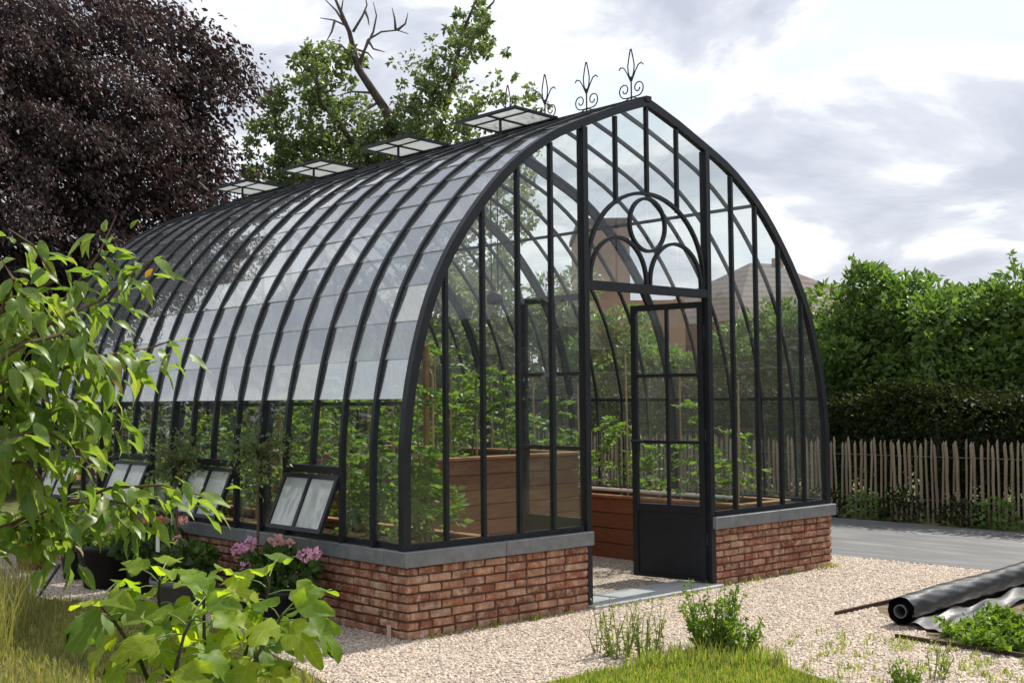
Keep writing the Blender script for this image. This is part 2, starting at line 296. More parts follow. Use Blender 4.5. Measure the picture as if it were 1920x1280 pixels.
def npmesh(name, V, F, mat, smooth=False):
    me = bpy.data.meshes.new(name); V = np.asarray(V, np.float32).reshape(-1, 3); F = np.asarray(F, np.int32); k = F.shape[1]
    me.vertices.add(len(V)); me.vertices.foreach_set('co', V.ravel()); me.loops.add(F.size); me.loops.foreach_set('vertex_index', F.ravel())
    me.polygons.add(len(F)); me.polygons.foreach_set('loop_start', np.arange(0, F.size, k, dtype=np.int32)); me.polygons.foreach_set('loop_total', np.full(len(F), k, np.int32))
    me.materials.append(mat); me.update(calc_edges=True); me.validate(); return me
def unit(a): return a/np.maximum(np.linalg.norm(a, axis=-1, keepdims=True), 1e-9)
def leaves(P, D, size, aspect=0.5, fold=0.25, rng=RNG):
    """folded rhombic leaves: P base points, D directions, size lengths -> verts, tris"""
    P = np.asarray(P, float); n = len(P); D = unit(np.asarray(D, float)+1e-6); size = np.broadcast_to(np.asarray(size, float), (n,))[:, None]
    S = unit(np.cross(D, unit(rng.normal(size=(n, 3))))); U = np.cross(S, D)
    mid = P+D*size*0.45; wv = S*size*aspect*0.5; up = U*size*aspect*fold
    V = np.stack([P, mid+wv+up, P+D*size-U*size*0.08, mid-wv+up], 1).reshape(-1, 3)
    b = np.arange(n)[:, None]*4; F = np.concatenate([b+np.array([0, 1, 2]), b+np.array([0, 2, 3])], 1).reshape(-1, 3)
    return V, F
def cat_vf(parts):
    Vs, Fs, k = [], [], 0
    for V, F in parts: Vs.append(V); Fs.append(F+k); k += len(V)
    return np.concatenate(Vs), np.concatenate(Fs)
def clump(c, r, n, size, droop=0.0, out=0.6, aspect=0.5, shell=0.5, rng=RNG):
    """leaves spread through an ellipsoid: c centre, r radii"""
    d = unit(rng.normal(size=(n, 3))); k = rng.random(n)**(1/3.0); k = shell*(0.75+0.25*k)+(1-shell)*k
    P = np.asarray(c)+d*k[:, None]*np.asarray(r)
    D = unit(d*out+rng.normal(size=(n, 3))*0.7+np.array([0, 0, -droop]))
    return leaves(P, D, size*(0.65+0.7*rng.random(n)), aspect, rng=rng)
def blades(P, h, lean=0.35, wd=0.006, rng=RNG):
    n = len(P); P = np.asarray(P, float); a = rng.random(n)*2*math.pi; L = rng.random(n)*lean; h = np.broadcast_to(h, (n,))*(0.5+0.7*rng.random(n))
    dx = np.stack([np.cos(a), np.sin(a), np.zeros(n)], 1); b = rng.random(n)*2*math.pi; s = np.stack([np.cos(b), np.sin(b), np.zeros(n)], 1)*wd*(0.6+0.8*rng.random(n))[:, None]
    up = np.array([0, 0, 1.0]); m = P+up*(h*0.6)[:, None]+dx*(L*h*0.4)[:, None]; t = P+up*(h*np.sqrt(np.maximum(0.1, 1-L*L)))[:, None]+dx*(L*h)[:, None]
    V = np.stack([P-s, P+s, m+s*0.7, m-s*0.7, t], 1).reshape(-1, 3); k = np.arange(n)[:, None]*5
    F = np.concatenate([k+np.array([0, 1, 2]), k+np.array([0, 2, 3]), k+np.array([3, 2, 4])], 1).reshape(-1, 3); return V, F

# ------------------------------------------------------------------ dimensions of the greenhouse
W, H_CAP, T_CAP = 4.98, 0.587, 0.103; BAY = 0.3736; NB = 18; LEN = BAY*NB
XL, XR = 1.745, 3.235; XC = W/2
_pf = [(0.0, 0.587), (0.0, 1.2), (0.012, 1.38), (0.036, 1.60), (0.088, 1.85), (0.156, 2.09), (0.262, 2.37), (0.45, 2.70), (0.73, 3.05), (1.02, 3.33), (1.38, 3.575), (1.73, 3.735), (2.1, 3.885), (2.49, 4.02)]
_s1 = [0.0]
for (a, b), (c, d) in zip(_pf, _pf[1:]): _s1.append(_s1[-1]+math.hypot(c-a, d-b))
def prof(s):
    """smooth roof curve: inset from the wall line and height at arc length s"""
    i = 1
    while i < len(_s1)-1 and s > _s1[i]: i += 1
    p0, p1, p2, p3 = _pf[max(i-2, 0)], _pf[i-1], _pf[i], _pf[min(i+1, len(_pf)-1)]
    t = (s-_s1[i-1])/(_s1[i]-_s1[i-1]); o = []
    if i <= 1 or i >= len(_pf)-2: return tuple(p1[k]+(p2[k]-p1[k])*t for k in (0, 1))
    for k in (0, 1):
        o.append(0.5*(2*p1[k]+(p2[k]-p0[k])*t+(2*p0[k]-5*p1[k]+4*p2[k]-p3[k])*t*t+(3*p1[k]-p0[k]-3*p2[k]+p3[k])*t**3))
    return tuple(o)
STOT = _s1[-1]
def arch_z(x, off=0.0):
    """height of the gable curve above x"""
    d = min(x, W-x); lo, hi = 0.0, STOT
    for _ in range(40):
        m = (lo+hi)/2
        if prof(m)[0] < d: lo = m
        else: hi = m
    return prof(lo)[1]-off
S_SIDE = next(s for s in np.linspace(0.8, 1.3, 501) if prof(s)[1] >= 1.6)
NROW = 13; ROWS = [S_SIDE+(STOT-0.05-S_SIDE)*i/NROW for i in range(NROW+1)]

# ------------------------------------------------------------------ setting: ground sheets
def sheet(name, poly, z, mat, kind='structure'):
    me = bpy.data.meshes.new(name); me.from_pydata([(x, y, z) for x, y in poly], [], [tuple(range(len(poly)))]); return tag(obj(name, me, None, mat), kind=kind)
sheet('ground', [(-400, -400), (400, -400), (400, 400), (-400, 400)], 0.0, M_earth)
_gl = [(-1.25, -2.2), (-1.05, -0.6), (-0.85, 0.3), (-0.62, 1.2), (-0.70, 2.6), (-1.0, 3.4), (-1.1, 4.4), (-1.4, 6.0), (-1.4, 9.0)]
sheet('gravel', _gl+[(5.68, 9.0), (5.68, -1.43), (3.3, -1.45), (3.05, -1.62), (2.75, -2.12), (2.33, -2.4), (2.30, -7), (0.2, -7), (0.96, -2.58), (1.17, -2.0), (1.08, -1.82), (0.5, -1.56), (-0.2, -1.46)], 0.004, M_gravel)
_path = [(5.64, -4), (5.70, -1), (5.66, 1), (5.74, 4), (5.6, 9), (5.7, 16), (8.95, 16), (8.85, 8), (8.95, 3), (8.8, 0), (8.9, -4)]
sheet('path', _path, 0.010, M_fabric)
_rp = [(2.34, -7), (2.35, -2.4), (2.75, -2.10), (3.05, -1.60), (3.3, -1.47), (5.6, -1.45), (5.6, -7)]
sheet('planting_bed', _rp, 0.006, M_bed)

def in_poly(P, poly):
    x, y = P[:, 0], P[:, 1]; c = np.zeros(len(P), bool); n = len(poly)
    for i in range(n):
        x0, y0 = poly[i]; x1, y1 = poly[i-1]
        if y0 == y1: continue
        c ^= ((y0 > y) != (y1 > y)) & (x < (x1-x0)*(y-y0)/(y1-y0)+x0)
    return c
def pebbles(name, poly, n, r, avoid=()):
    x0, y0 = np.min(poly, 0); x1, y1 = np.max(poly, 0)
    P = np.stack([RNG.uniform(x0, x1, n), RNG.uniform(y0, y1, n)], 1); P = P[in_poly(P, poly)]
    for a in avoid: P = P[~((P[:, 0] > a[0]) & (P[:, 0] < a[2]) & (P[:, 1] > a[1]) & (P[:, 1] < a[3]))]
    n = len(P); oc = np.array([(1, 0, 0), (0, 1, 0), (-1, 0, 0), (0, -1, 0), (0, 0, 1)], float)
    a = RNG.random(n)*6.283; sz = r*(0.45+0.9*RNG.random(n)); el = 0.65+0.5*RNG.random(n)
    V = oc[None]*np.stack([sz, sz*el, sz*(0.45+0.4*RNG.random(n))], 1)[:, None, :]*(0.8+0.4*RNG.random((n, 5, 1)))
    V[:, :, 2] += (RNG.random((n, 1))-0.5)*0.006
    V[:, 4, :2] += RNG.normal(size=(n, 2))*sz[:, None]*0.25
    ca, sa = np.cos(a)[:, None], np.sin(a)[:, None]
    X = V[:, :, 0]*ca-V[:, :, 1]*sa+P[:, 0:1]; Y = V[:, :, 0]*sa+V[:, :, 1]*ca+P[:, 1:2]
    V = np.stack([X, Y, V[:, :, 2]+0.004+0.002], 2).reshape(-1, 3); k = np.arange(n)[:, None]*5
    F = np.concatenate([k+np.array(q) for q in ((0, 1, 4), (1, 2, 4), (2, 3, 4), (3, 0, 4))], 1).reshape(-1, 3)
    return tag(obj(name, npmesh(name, V, F, M_pebble)), 'loose pale beige gravel stones lying round the greenhouse', 'gravel', kind='stuff')
_gp = [(-1.2, -1.6), (-1.05, -0.6), (-0.85, 0.3), (-0.62, 1.2), (-0.72, 2.6), (-1.05, 3.4), (-1.1, 4.4), (-0.0, 4.4), (0.0, 0.0), (1.75, 0.0), (1.75, 2.2), (3.95, 2.2), (3.95, 0.2), (5.0, 0), (5.0, 0.6), (5.66, 0.6), (5.7, -1.42), (3.32, -1.46), (3.08, -1.64), (2.78, -2.14), (2.37, -2.45), (2.33, -3.6), (0.62, -3.6), (0.93, -2.58), (1.14, -2.0), (1.06, -1.84), (0.5, -1.58)]
pebbles('gravel_stones', _gp, 300000, 0.0105, avoid=((XL-.02, -.08, XR+.02, .36),))

# ------------------------------------------------------------------ greenhouse
G = thing('greenhouse', (XC, 0, 0), 'black metal victorian greenhouse with curved glass roof on a low brick wall', 'greenhouse')
core = MB()
for a, b in (((0.012, 0.012, -0.1), (XL-0.03, 0.2, 0.484)), ((XR+0.03, 0.012, -0.1), (W-0.012, 0.2, 0.484)), ((0.012, 0.2, -0.1), (0.2, LEN-0.2, 0.484)), ((W-0.2, 0.2, -0.1), (W-0.012, LEN-0.2, 0.484)), ((0.012, LEN-0.2, -0.1), (W-0.012, LEN-0.012, 0.484))): core.box(a, b)
plinth = core.build('plinth_wall', M_mortar, G)
CH = 0.0605
def brickmesh(L, D, seed):
    r = random.Random(seed); me = MB().box((0, 0, 0), (L, D, 0.0465)).mesh('brick', bevel=0.006)
    for v in me.vertices: v.co += Vector((r.uniform(-1, 1), r.uniform(-1, 1), r.uniform(-1, 1)))*0.0045
    me.materials.append(M_brick); return me
BM = {}
def bmesh_for(L):
    k = round(L, 2)
    if k not in BM: BM[k] = [brickmesh(L, 0.098, 100*k+i) for i in range(4)]
    return random.choice(BM[k])
bricks = []                         # (size key, world matrix, length)
def brick_run(x0, y0, dx, dy, length, head0, rot):
    """courses of bricks along (dx,dy) from a corner; head0: does course 0 start with a header"""
    for c in range(8):
        pos = 0.0; z = 0.006+c*CH
        first = 0.095 if (c+head0) % 2 == 0 else 0.182
        while pos < length-0.03:
            L = first if pos == 0.0 else 0.182
            if random.random() < 0.08 and pos > 0: L = 0.10
            if pos+L > length-0.06: L = length-pos
            L = max(0.04, L); Lq = round(L, 2)
            x, y = x0+dx*pos, y0+dy*pos
            M = Matrix.Translation((x, y, z)) @ Matrix.Rotation(rot+random.uniform(-1, 1)*0.006, 4, 'Z') @ Matrix.Diagonal((L/Lq, 1, 1, 1))
            M = Matrix.Translation(Vector((dy, -dx, 0))*random.uniform(-0.002, 0.003)) @ M
            bricks.append((Lq, M, Vector((x, y, z)))); pos += L+0.014
brick_run(0.0, 0.0, 1, 0, XL-0.03, 1, 0)
brick_run(XR+0.03, 0.0, 1, 0, W-XR-0.03, 0, 0)
brick_run(0.0, LEN, 0, -1, LEN-0.10, 0, -math.pi/2)
brick_run(W, 0.10, 0, 1, LEN-0.1, 0, math.pi/2)
bricks.sort(key=lambda b: (b[2]-Vector(CAM)).length if b[2].x < W-0.15 else 99)
restV = []
for i, (Lq, M, p) in enumerate(bricks):
    me = bmesh_for(Lq)
    if i < 300: obj('brick', me, plinth, None, M)
    else: restV.append((me, M))
bm = bmesh.new()
for me, M in restV:
    k = len(bm.verts); bm.from_mesh(me); bm.verts.ensure_lookup_table()
    for v in bm.verts[k:]: v.co = M @ v.co
me = bpy.data.meshes.new('far_bricks'); bm.to_mesh(me); bm.free(); me.materials.append(M_brick)
tag(obj('far_bricks', me, plinth), kind='stuff')
# coping stones
def coping(a, b): MB().box(a, b).build('coping_stone', M_stone, G, bevel=0.005)
zc0, zc1, ov = 0.4845, H_CAP, 0.036
def coprun(n, lo, hi, f):
    e = [lo+(hi-lo)*i/n for i in range(n+1)]
    for a, b in zip(e, e[1:]): f(a+0.0015, b-0.0015)
coprun(2, -ov, XL+0.012, lambda a, b: coping((a, -ov, zc0), (b, 0.215, zc1)))
coprun(2, XR-0.012, W+ov, lambda a, b: coping((a, -ov, zc0), (b, 0.215, zc1)))
coprun(7, 0.2165, LEN-0.2165, lambda a, b: coping((-ov, a, zc0), (0.215, b, zc1)))
coprun(7, 0.2165, LEN-0.2165, lambda a, b: coping((W-0.215, a, zc0), (W+ov, b, zc1)))
coprun(5, -ov, W+ov, lambda a, b: coping((a, LEN-0.215, zc0), (b, LEN+ov, zc1)))
MB().box((XL-0.03, -0.075, -0.05), (XR+0.03, 0.34, 0.032)).build('threshold', M_pale, G, bevel=0.006)
# base rails on the coping
zr = H_CAP+0.002
for a, b in (((0.01, 0.015, zr), (XL-0.05, 0.065, zr+0.04)), ((XR+0.05, 0.015, zr), (W-0.01, 0.065, zr+0.04)), ((0.012, 0.066, zr), (0.06, LEN-0.066, zr+0.04)), ((W-0.06, 0.066, zr), (W-0.012, LEN-0.066, zr+0.04)), ((0.01, LEN-0.065, zr), (W-0.01, LEN-0.015, zr+0.04))):
    MB().box(a, b).build('base_rail', M_metal, G)
# ribs
NSEG = 34
def rib_pts(side, y, inset=0.0, s0=0.0, s1=STOT):
    o = []
    for i in range(NSEG+1):
        s = s0+(s1-s0)*i/NSEG; d, z = prof(s)
        d2, z2 = prof(min(s+0.02, STOT)); d1, z1 = prof(max(s-0.02, 0)); tx, tz = d2-d1, z2-z1; l = math.hypot(tx, tz)
        d += inset*tz/l; z -= inset*tx/l
        o.append((d if side < 0 else W-d, y, z))
    return o
ribmesh = {}
for sd_ in (-1, 1):
    ribmesh[sd_] = MB().bar([(x, 0, z) for x, y, z in rib_pts(sd_, 0, -0.002)], *((0.031, 0.045) if sd_ < 0 else (0.024, 0.032))).mesh('rib'); ribmesh[sd_].materials.append(M_metal)
    ribmesh[sd_, 't'] = MB().bar([(x, 0, z) for x, y, z in rib_pts(sd_, 0, 0.055)], 0.04, 0.055).mesh('truss_rib'); ribmesh[sd_, 't'].materials.append(M_metal)
HOPPER = [2, 6, 10, 14]
for n in range(1, NB):
    for sd_ in (-1, 1):
        if any(n == h+1 for h in HOPPER) and sd_ < 0:       # ribs over the hopper windows stop at the window head
            MB().bar(rib_pts(-1, n*BAY, -0.002, 0.50), 0.031, 0.045).build('rib', M_metal, G)
        else:
            obj('rib', ribmesh[sd_], G, None, Matrix.Translation((0, n*BAY, 0)))
            if n in (5, 9, 13): obj('truss_rib', ribmesh[sd_, 't'], G, None, Matrix.Translation((0, n*BAY, 0)))
for y in (0.04, LEN-0.04):
    pl = rib_pts(-1, y, 0.015); pr = rib_pts(1, y, 0.015)[::-1]
    nm = 'front_arch' if y < 1 else 'rear_arch'
    MB().bar(pl[:-1]+[(XC, y, 4.0)]+pr[1:], 0.055, 0.066).build(nm, M_metal, G)
MB().box((XC-0.03, 0.0, 4.0), (XC+0.03, LEN, 4.045)).build('ridge_beam', M_metal, G)
for sgn in (-1, 1):
    for ss in (3.05, 1.02):
        d, z = prof(ss); x = d+0.045 if sgn < 0 else W-d-0.045
        MB().box((x-0.014, 0.06, z-0.05), (x+0.014, LEN-0.06, z-0.022)).build('purlin', M_metal, G)
# glazing of the curved side (camera side: pane by pane)
def pane_quad(P, n, th=0.005):
    """P: four corners in order, n: normal"""
    n = Vector(n).normalized()*th/2; return MB().add([Vector(p)-n for p in P]+[Vector(p)+n for p in P], [(3, 2, 1, 0), (4, 5, 6, 7), (0, 1, 5, 4), (1, 2, 6, 5), (2, 3, 7, 6), (3, 0, 4, 7)])
VENT = [3, 7, 11, 15]
def side_panes(sgn):
    for n in range(NB):
        y0, y1 = n*BAY+(0.07 if n == 0 else 0.012), (n+1)*BAY-(0.07 if n == NB-1 else 0.012)
        hop = sgn < 0 and any(n in (h, h+1) for h in HOPPER); ven = sgn < 0 and any(n in (v, v+1) for v in VENT)
        rows = [(0.53 if hop else 0.05, S_SIDE)]+[(ROWS[i], ROWS[i+1]+0.006) for i in range(NROW)]
        for i, (a, b) in enumerate(rows):
            if ven and i >= NROW-1: continue
            (d0, z0), (d1, z1) = prof(a), prof(min(b, STOT))
            tx, tz = d1-d0, z1-z0; l = math.hypot(tx, tz); nx, nz = -tz/l, tx/l
            j = random.uniform(-1, 1)*0.005 if i else 0
            o0, o1 = (0.0035+random.uniform(0, 0.003), -0.0015) if i else (-0.004, -0.004)
            q = [(d0+nx*o0, y0, z0+nz*o0), (d0+nx*(o0+j), y1, z0+nz*(o0+j)), (d1+nx*o1, y1, z1+nz*o1), (d1+nx*o1, y0, z1+nz*o1)]
            if sgn > 0: q = [(W-x, y, z) for x, y, z in q]; nx = -nx
            yield i, pane_quad(q, (nx, 0, nz), 0.004 if i else 0.005)
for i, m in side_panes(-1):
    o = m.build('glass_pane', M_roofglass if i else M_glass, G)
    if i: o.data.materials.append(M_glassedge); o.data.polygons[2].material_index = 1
bigr = MB()
for i, m in side_panes(1): bigr.add(m.v, m.f)
tag(bigr.build('far_side_glazing', M_glass, G), kind='stuff')
# gables
FM = [0.372, 0.713, 1.054, 1.395]
FX = [0.03]+FM+[XL]; 
def gable(yc, front):
    xs = FX+([2.117, XC, 2.863] if True else [])+[W-x for x in FX[::-1]]
    for x in FM+[W-q for q in FM]:
        MB().box((x-0.0135, yc-0.02, zr+0.04), (x+0.0135, yc+0.02, arch_z(x, 0.06))).build('mullion', M_metal, G)
    for x in (2.117, XC, 2.863):
        zb = 3.235 if x == XC else 3.13
        if not front: zb = zr+0.04
        MB().box((x-0.0125, yc-0.018, zb), (x+0.0125, yc+0.018, arch_z(x, 0.06))).build('mullion', M_metal, G)
    for x in (XL, XR):
        MB().box((x-0.026, yc-0.036, 0.0 if front else zr), (x+0.026, yc+0.036, arch_z(x, 0.05))).build('door_post' if front else 'mullion', M_metal, G)
    for a, b in zip(xs, xs[1:]):
        zb = zr+0.03
        if front and XL-0.01 < a < XR-0.01: zb = 2.5
        k = 6; top = [(a+0.01+(b-a-0.02)*i/k) for i in range(k+1)]
        poly = [(a+0.01, zb), (b-0.01, zb)]+[(x, max(zb+0.02, arch_z(x, 0.03))) for x in top[::-1]]
        MB().prism(poly, yc-0.003, yc+0.003).build('glass_pane', M_glass, G)
gable(0.04, True); gable(LEN-0.04, False)
MB().box((XL+0.027, 0.006, 2.435), (XR-0.027, 0.074, 2.503)).build('door_transom', M_metal, G)
def arc(cx, cz, r, a0, a1, n=28, rz=None): return [(cx+r*math.cos(R(a0+(a1-a0)*i/n)), 0.04, cz+(rz or r)*math.sin(R(a0+(a1-a0)*i/n))) for i in range(n+1)]
MB().bar([(XL+0.042, 0.04, 2.506)]+arc(XC, 2.60, XC-XL-0.043, 180, 0, rz=0.65)+[(XR-0.042, 0.04, 2.506)], 0.034, 0.027).build('lunette_arch', M_metal, G)
MB().bar(arc(XC, 2.995, 0.215, 0, 360, 36)[:-1], 0.032, 0.025, closed=True).build('lunette_ring', M_metal, G)
for sgn in (-1, 1):
    cx = XC+sgn*0.348
    MB().bar([(cx-0.325, 0.04, 2.506)]+arc(cx, 2.53, 0.325, 180, 0, rz=0.335)+[(cx+0.325, 0.04, 2.506)], 0.033, 0.025).build('lunette_half_ring', M_metal, G)
# door leaves, both swung inwards
def door(hx, sx, deg):
    a = R(deg); ux = Vector((sx*math.cos(a), math.sin(a), 0)); nx = Vector((-ux.y, ux.x, 0)); o = Vector((hx, 0.055, 0))
    M = Matrix(((ux.x, nx.x, 0, o.x), (ux.y, nx.y, 0, o.y), (0, 0, 1, 0), (0, 0, 0, 1)))
    B = lambda x0, x1, z0, z1, t=0.022, mb=None: (mb or MB()).box((x0, -t, z0), (x1, t, z1), M)
    wd = 0.715; f = MB()
    for q in ((0.0, 0.05, 0.045, 2.405), (wd-0.05, wd, 0.045, 2.405), (0.0501, wd-0.0501, 2.355, 2.405), (0.0501, wd-0.0501, 0.615, 0.675), (0.0501, wd-0.0501, 0.045, 0.075)): B(*q, mb=f)
    for z in (1.21, 1.785): B(0.0501, wd-0.0501, z-0.014, z+0.014, 0.015, f)
    for z0, z1 in ((0.6751, 1.1959), (1.2241, 1.7709), (1.7991, 2.3549)): B(wd/2-0.014, wd/2+0.014, z0, z1, 0.015, f)
    d = f.build('door', M_metal, G)
    B(0.048, wd-0.048, 0.07, 0.618, 0.008).build('kick_panel', M_metal, d)
    for z0, z1 in ((0.68, 1.192), (1.228, 1.767), (1.803, 2.35)):
        for x0, x1 in ((0.054, wd/2-0.017), (wd/2+0.017, wd-0.054)): B(x0, x1, z0, z1, 0.003).build('glass_pane', M_glass, d)
    h = MB()
    for sgn in (-1, 1):
        h.tube([M @ Vector((wd-0.03, sgn*0.02, 1.22)), M @ Vector((wd-0.03, sgn*0.07, 1.22))], 0.011)
        h.tube([M @ Vector((wd-0.02, sgn*0.07, 1.22)), M @ Vector((wd-0.15, sgn*0.07, 1.215))], 0.011)
    B(wd-0.055, wd-0.005, 1.13, 1.27, 0.027, h); h.build('handle', M_metal, d)
    for z in (0.35, 1.22, 2.1): MB().tube([M @ Vector((-0.004, 0.0, z)), M @ Vector((-0.004, 0.0, z+0.10))], 0.011, 8).build('hinge', M_metal, d)
    return d
door(XL+0.032, 1, 91); door(XR-0.032, -1, 80)
# hopper windows along the side, pushed out at the foot
for h in HOPPER:
    y0, y1 = h*BAY, (h+2)*BAY; zt = 1.075; th = R(23); Ls = 0.43
    MB().box((-0.03, y0+0.0175, zt-0.005), (0.05, y1-0.0175, zt+0.05)).build('window_head', M_metal, G, bevel=0.004)
    M = Matrix.Translation((-0.012, 0, zt-0.02)) @ Matrix.Rotation(th, 4, 'Y')      # local -z runs down the sash
    f = MB()
    for a in (y0+0.03, (y0+y1)/2, y1-0.03): f.box((-0.014, a-0.017, -Ls+0.0301), (0.014, a+0.017, -0.0301), M)
    for z0, z1 in ((-Ls, -Ls+0.03), (-0.03, 0.0)): f.box((-0.014, y0+0.013, z0), (0.014, y1-0.013, z1), M)
    wn = f.build('side_window', M_metal, G)
    for a, b in ((y0+0.05, (y0+y1)/2-0.02), ((y0+y1)/2+0.02, y1-0.05)): MB().box((-0.003, a, -Ls+0.032), (0.003, b, -0.032), M).build('glass_pane', M_milky, wn)
# roof vents lifted along the ridge
dr, zrv = prof(ROWS[NROW-1])
for v in VENT:
    y0, y1 = v*BAY-0.08, (v+2)*BAY-0.05; Ls = 0.48
    M = Matrix.Translation((XC-0.035, 0, 4.05)) @ Matrix.Rotation(R(2.5), 4, 'Y')     # local -x runs away from the ridge, tip lifted
    f = MB()
    for a in (y0+0.02, (y0+y1)/2, y1-0.02): f.box((-Ls+0.0151, a-0.011, -0.013), (-0.0151, a+0.011, 0.013), M)
    for x0, x1 in ((-Ls-0.012, -Ls+0.015), (-0.015, 0.015)): f.box((x0, y0, -0.0125), (x1, y1, 0.0125), M)
    vt = f.build('roof_vent', M_metal, G)
    for a, b in ((y0+0.038, (y0+y1)/2-0.018), ((y0+y1)/2+0.018, y1-0.038)):
        for x0, x1 in ((-Ls+0.017, -Ls*0.66-0.009), (-Ls*0.66+0.009, -0.017)): MB().box((x0, a, -0.003), (x1, b, 0.003), M).build('glass_pane', M_milky, vt)
    ym = (y0+y1)/2; tip = M @ Vector((-Ls*0.66, ym, -0.012)); MB().box((-Ls*0.66-0.007, y0+0.004, -0.0105), (-Ls*0.66+0.007, y1-0.004, 0.0105), M).build('mid_rail', M_metal, vt)
    MB().tube([(tip.x, ym, arch_z(tip.x)-0.02), tip], 0.013).build('stay', M_metal, vt)
    # fixed kerb below the vent
    d0, z0 = prof(ROWS[NROW-2]+0.02); MB().box((d0-0.01, y0, z0-0.01), (d0+0.025, y1, z0+0.025)).build('vent_kerb', M_metal, G)
# ridge cresting
def spiral(cy, cz, r0, r1, a0, turns, n=26): return [(XC, cy+(r0+(r1-r0)*i/n)*math.cos(a0+turns*2*math.pi*i/n), cz+(r0+(r1-r0)*i/n)*math.sin(a0+turns*2*math.pi*i/n)) for i in range(n+1)]
for nn in (0.52, 1.9, 3.28, 4.6):
    y = nn*BAY; m = MB(); zb = 4.045; r = 0.0055; U = (1, 0, 0)
    m.tube([(XC, y, zb-0.01), (XC, y, zb+0.20)], 0.0065, 6, (1, 0, 0))
    for sg in (-1, 1):
        m.tube([(XC, y+sg*o_, zb+z_) for o_, z_ in ((0.005, 0.17), (0.03, 0.235), (0.036, 0.29), (0.022, 0.36), (0.004, 0.43))], r, 5, U)
        m.tube([(XC, y+sg*o_, zb+z_) for o_, z_ in ((0.006, 0.16), (0.045, 0.235), (0.08, 0.285), (0.115, 0.295), (0.135, 0.275))], r, 5, U)
        sp = spiral(0, 0, 0.066, 0.016, -math.pi*0.5, 1.25)
        m.tube([(XC, y, zb+0.02), (XC, y+sg*0.03, zb+0.026)]+[(XC, y+sg*(0.075+p[1]), zb+0.095+p[2]) for p in sp], r, 5, U)
        m.tube([(XC, y+sg*o_, zb+z_) for o_, z_ in ((0.01, 0.03), (0.06, 0.008), (0.14, 0.004))], r, 5, U)
    m.build('ridge_finial', M_metal, G)

# ------------------------------------------------------------------ raised beds inside
def raised_bed(x0, y0, x1, y1, h, label, nseg):
    t = thing('raised_bed', ((x0+x1)/2, (y0+y1)/2, 0.0), label, 'planter', None); th = 0.04; n = max(3, round(h/0.14)); ph = h/n
    for i in range(n):
        z0, z1 = i*ph+0.002, (i+1)*ph-0.004; j = lambda: random.uniform(-0.002, 0.002)
        a = j(); MB().box((x0, y0+a, z0), (x1, y0+th+a, z1)).build('plank', M_wood, t, bevel=0.004)
        a = j(); MB().box((x0, y1-th+a, z0), (x1, y1+a, z1)).build('plank', M_wood, t, bevel=0.004)
        a = j(); MB().box((x0+a, y0+th+0.004, z0), (x0+th+a, y1-th-0.004, z1)).build('plank', M_wood, t, bevel=0.004)
        a = j(); MB().box((x1-th+a, y0+th+0.004, z0), (x1+a, y1-th-0.004, z1)).build('plank', M_wood, t, bevel=0.004)
    for k in range(nseg+1):
        y = y0+0.06+(y1-y0-0.12)*k/nseg
        for x in (x0-0.023, x1+0.003): MB().box((x, y-0.045, 0.0), (x+0.02, y+0.045, h-0.01)).build('post', M_wood, t, bevel=0.003)
    for a, b in (((x0-0.03, y0-0.03, h), (x1+0.03, y0+0.07, h+0.028)), ((x0-0.03, y1-0.07, h), (x1+0.03, y1+0.03, h+0.028)), ((x0-0.03, y0+0.073, h), (x0+0.07, y1-0.073, h+0.028)), ((x1-0.07, y0+0.073, h), (x1+0.03, y1-0.073, h+0.028))):
        MB().box(a, b).build('rim_board', M_timber, t, bevel=0.004)  # brighter orange than the planks: sunlight put into the rim colour
    sm = MB().box((x0+th+0.004, y0+th+0.004, h-0.12), (x1-th-0.004, y1-th-0.004, h-0.05)).build('soil', M_soil, t)
    return t
raised_bed(1.60, 1.70, 3.33, 4.6, 1.06, 'tall red brown plank planter standing in the middle of the greenhouse', 3)
raised_bed(3.98, 0.30, 4.70, 6.2, 0.60, 'long low plank bed behind the open door, running along the glass', 6)
raised_bed(0.28, 0.30, 1.0, 6.2, 0.56, 'long low plank bed full of tomatoes beside the window vents', 6)
pp = MB().tube([(4.12, 0.45, 0.665), (4.12, 3.2, 0.665), (4.13, 6.0, 0.665)], 0.017, 8).build('irrigation_pipe', M_white)
tag(pp, 'thin white irrigation pipe lying along the bed behind the open door', 'pipe')

# ------------------------------------------------------------------ plants inside
def tomato(seed, h):
    r = np.random.default_rng(seed); t = np.linspace(0, 1, 7); st = np.stack([np.cumsum(r.normal(size=7)*0.015), np.cumsum(r.normal(size=7)*0.015), t*h], 1)
    stem = MB().tube([tuple(p) for p in st], [0.010*(1-0.6*q) for q in t], 5).mesh('stem'); stem.materials.append(M_stem)
    parts = []
    for i in range(int(28*h)+6):
        f = r.uniform(0.12, 1.0); z = f*h; b = np.array([np.interp(z, st[:, 2], st[:, 0]), np.interp(z, st[:, 2], st[:, 1]), z]); a = r.random()*6.283
        L = r.uniform(0.16, 0.32)*(1.1-0.5*f); d = np.array([math.cos(a), math.sin(a), r.uniform(0.0, 0.6)])
        k = 11; q = np.linspace(0.25, 1, k); P = b+d*L*q[:, None]+np.array([0, 0, -1])*(q**2*L*0.45)[:, None]
        side = np.array([-d[1], d[0], 0])*np.where(np.arange(k) % 2, 1, -1)[:, None]; side[-1] = d
        parts.append(leaves(P, side+d*0.5+r.normal(size=(k, 3))*0.25+np.array([0, 0, -0.25]), 0.066*(0.7+0.6*r.random(k)), 0.5, rng=r))
    V, F = cat_vf(parts); return stem, npmesh('foliage', V, F, L_tomato)
TOM = [tomato(i, hh) for i, hh in enumerate((0.75, 0.95, 1.15, 0.62, 0.85, 0.5))]
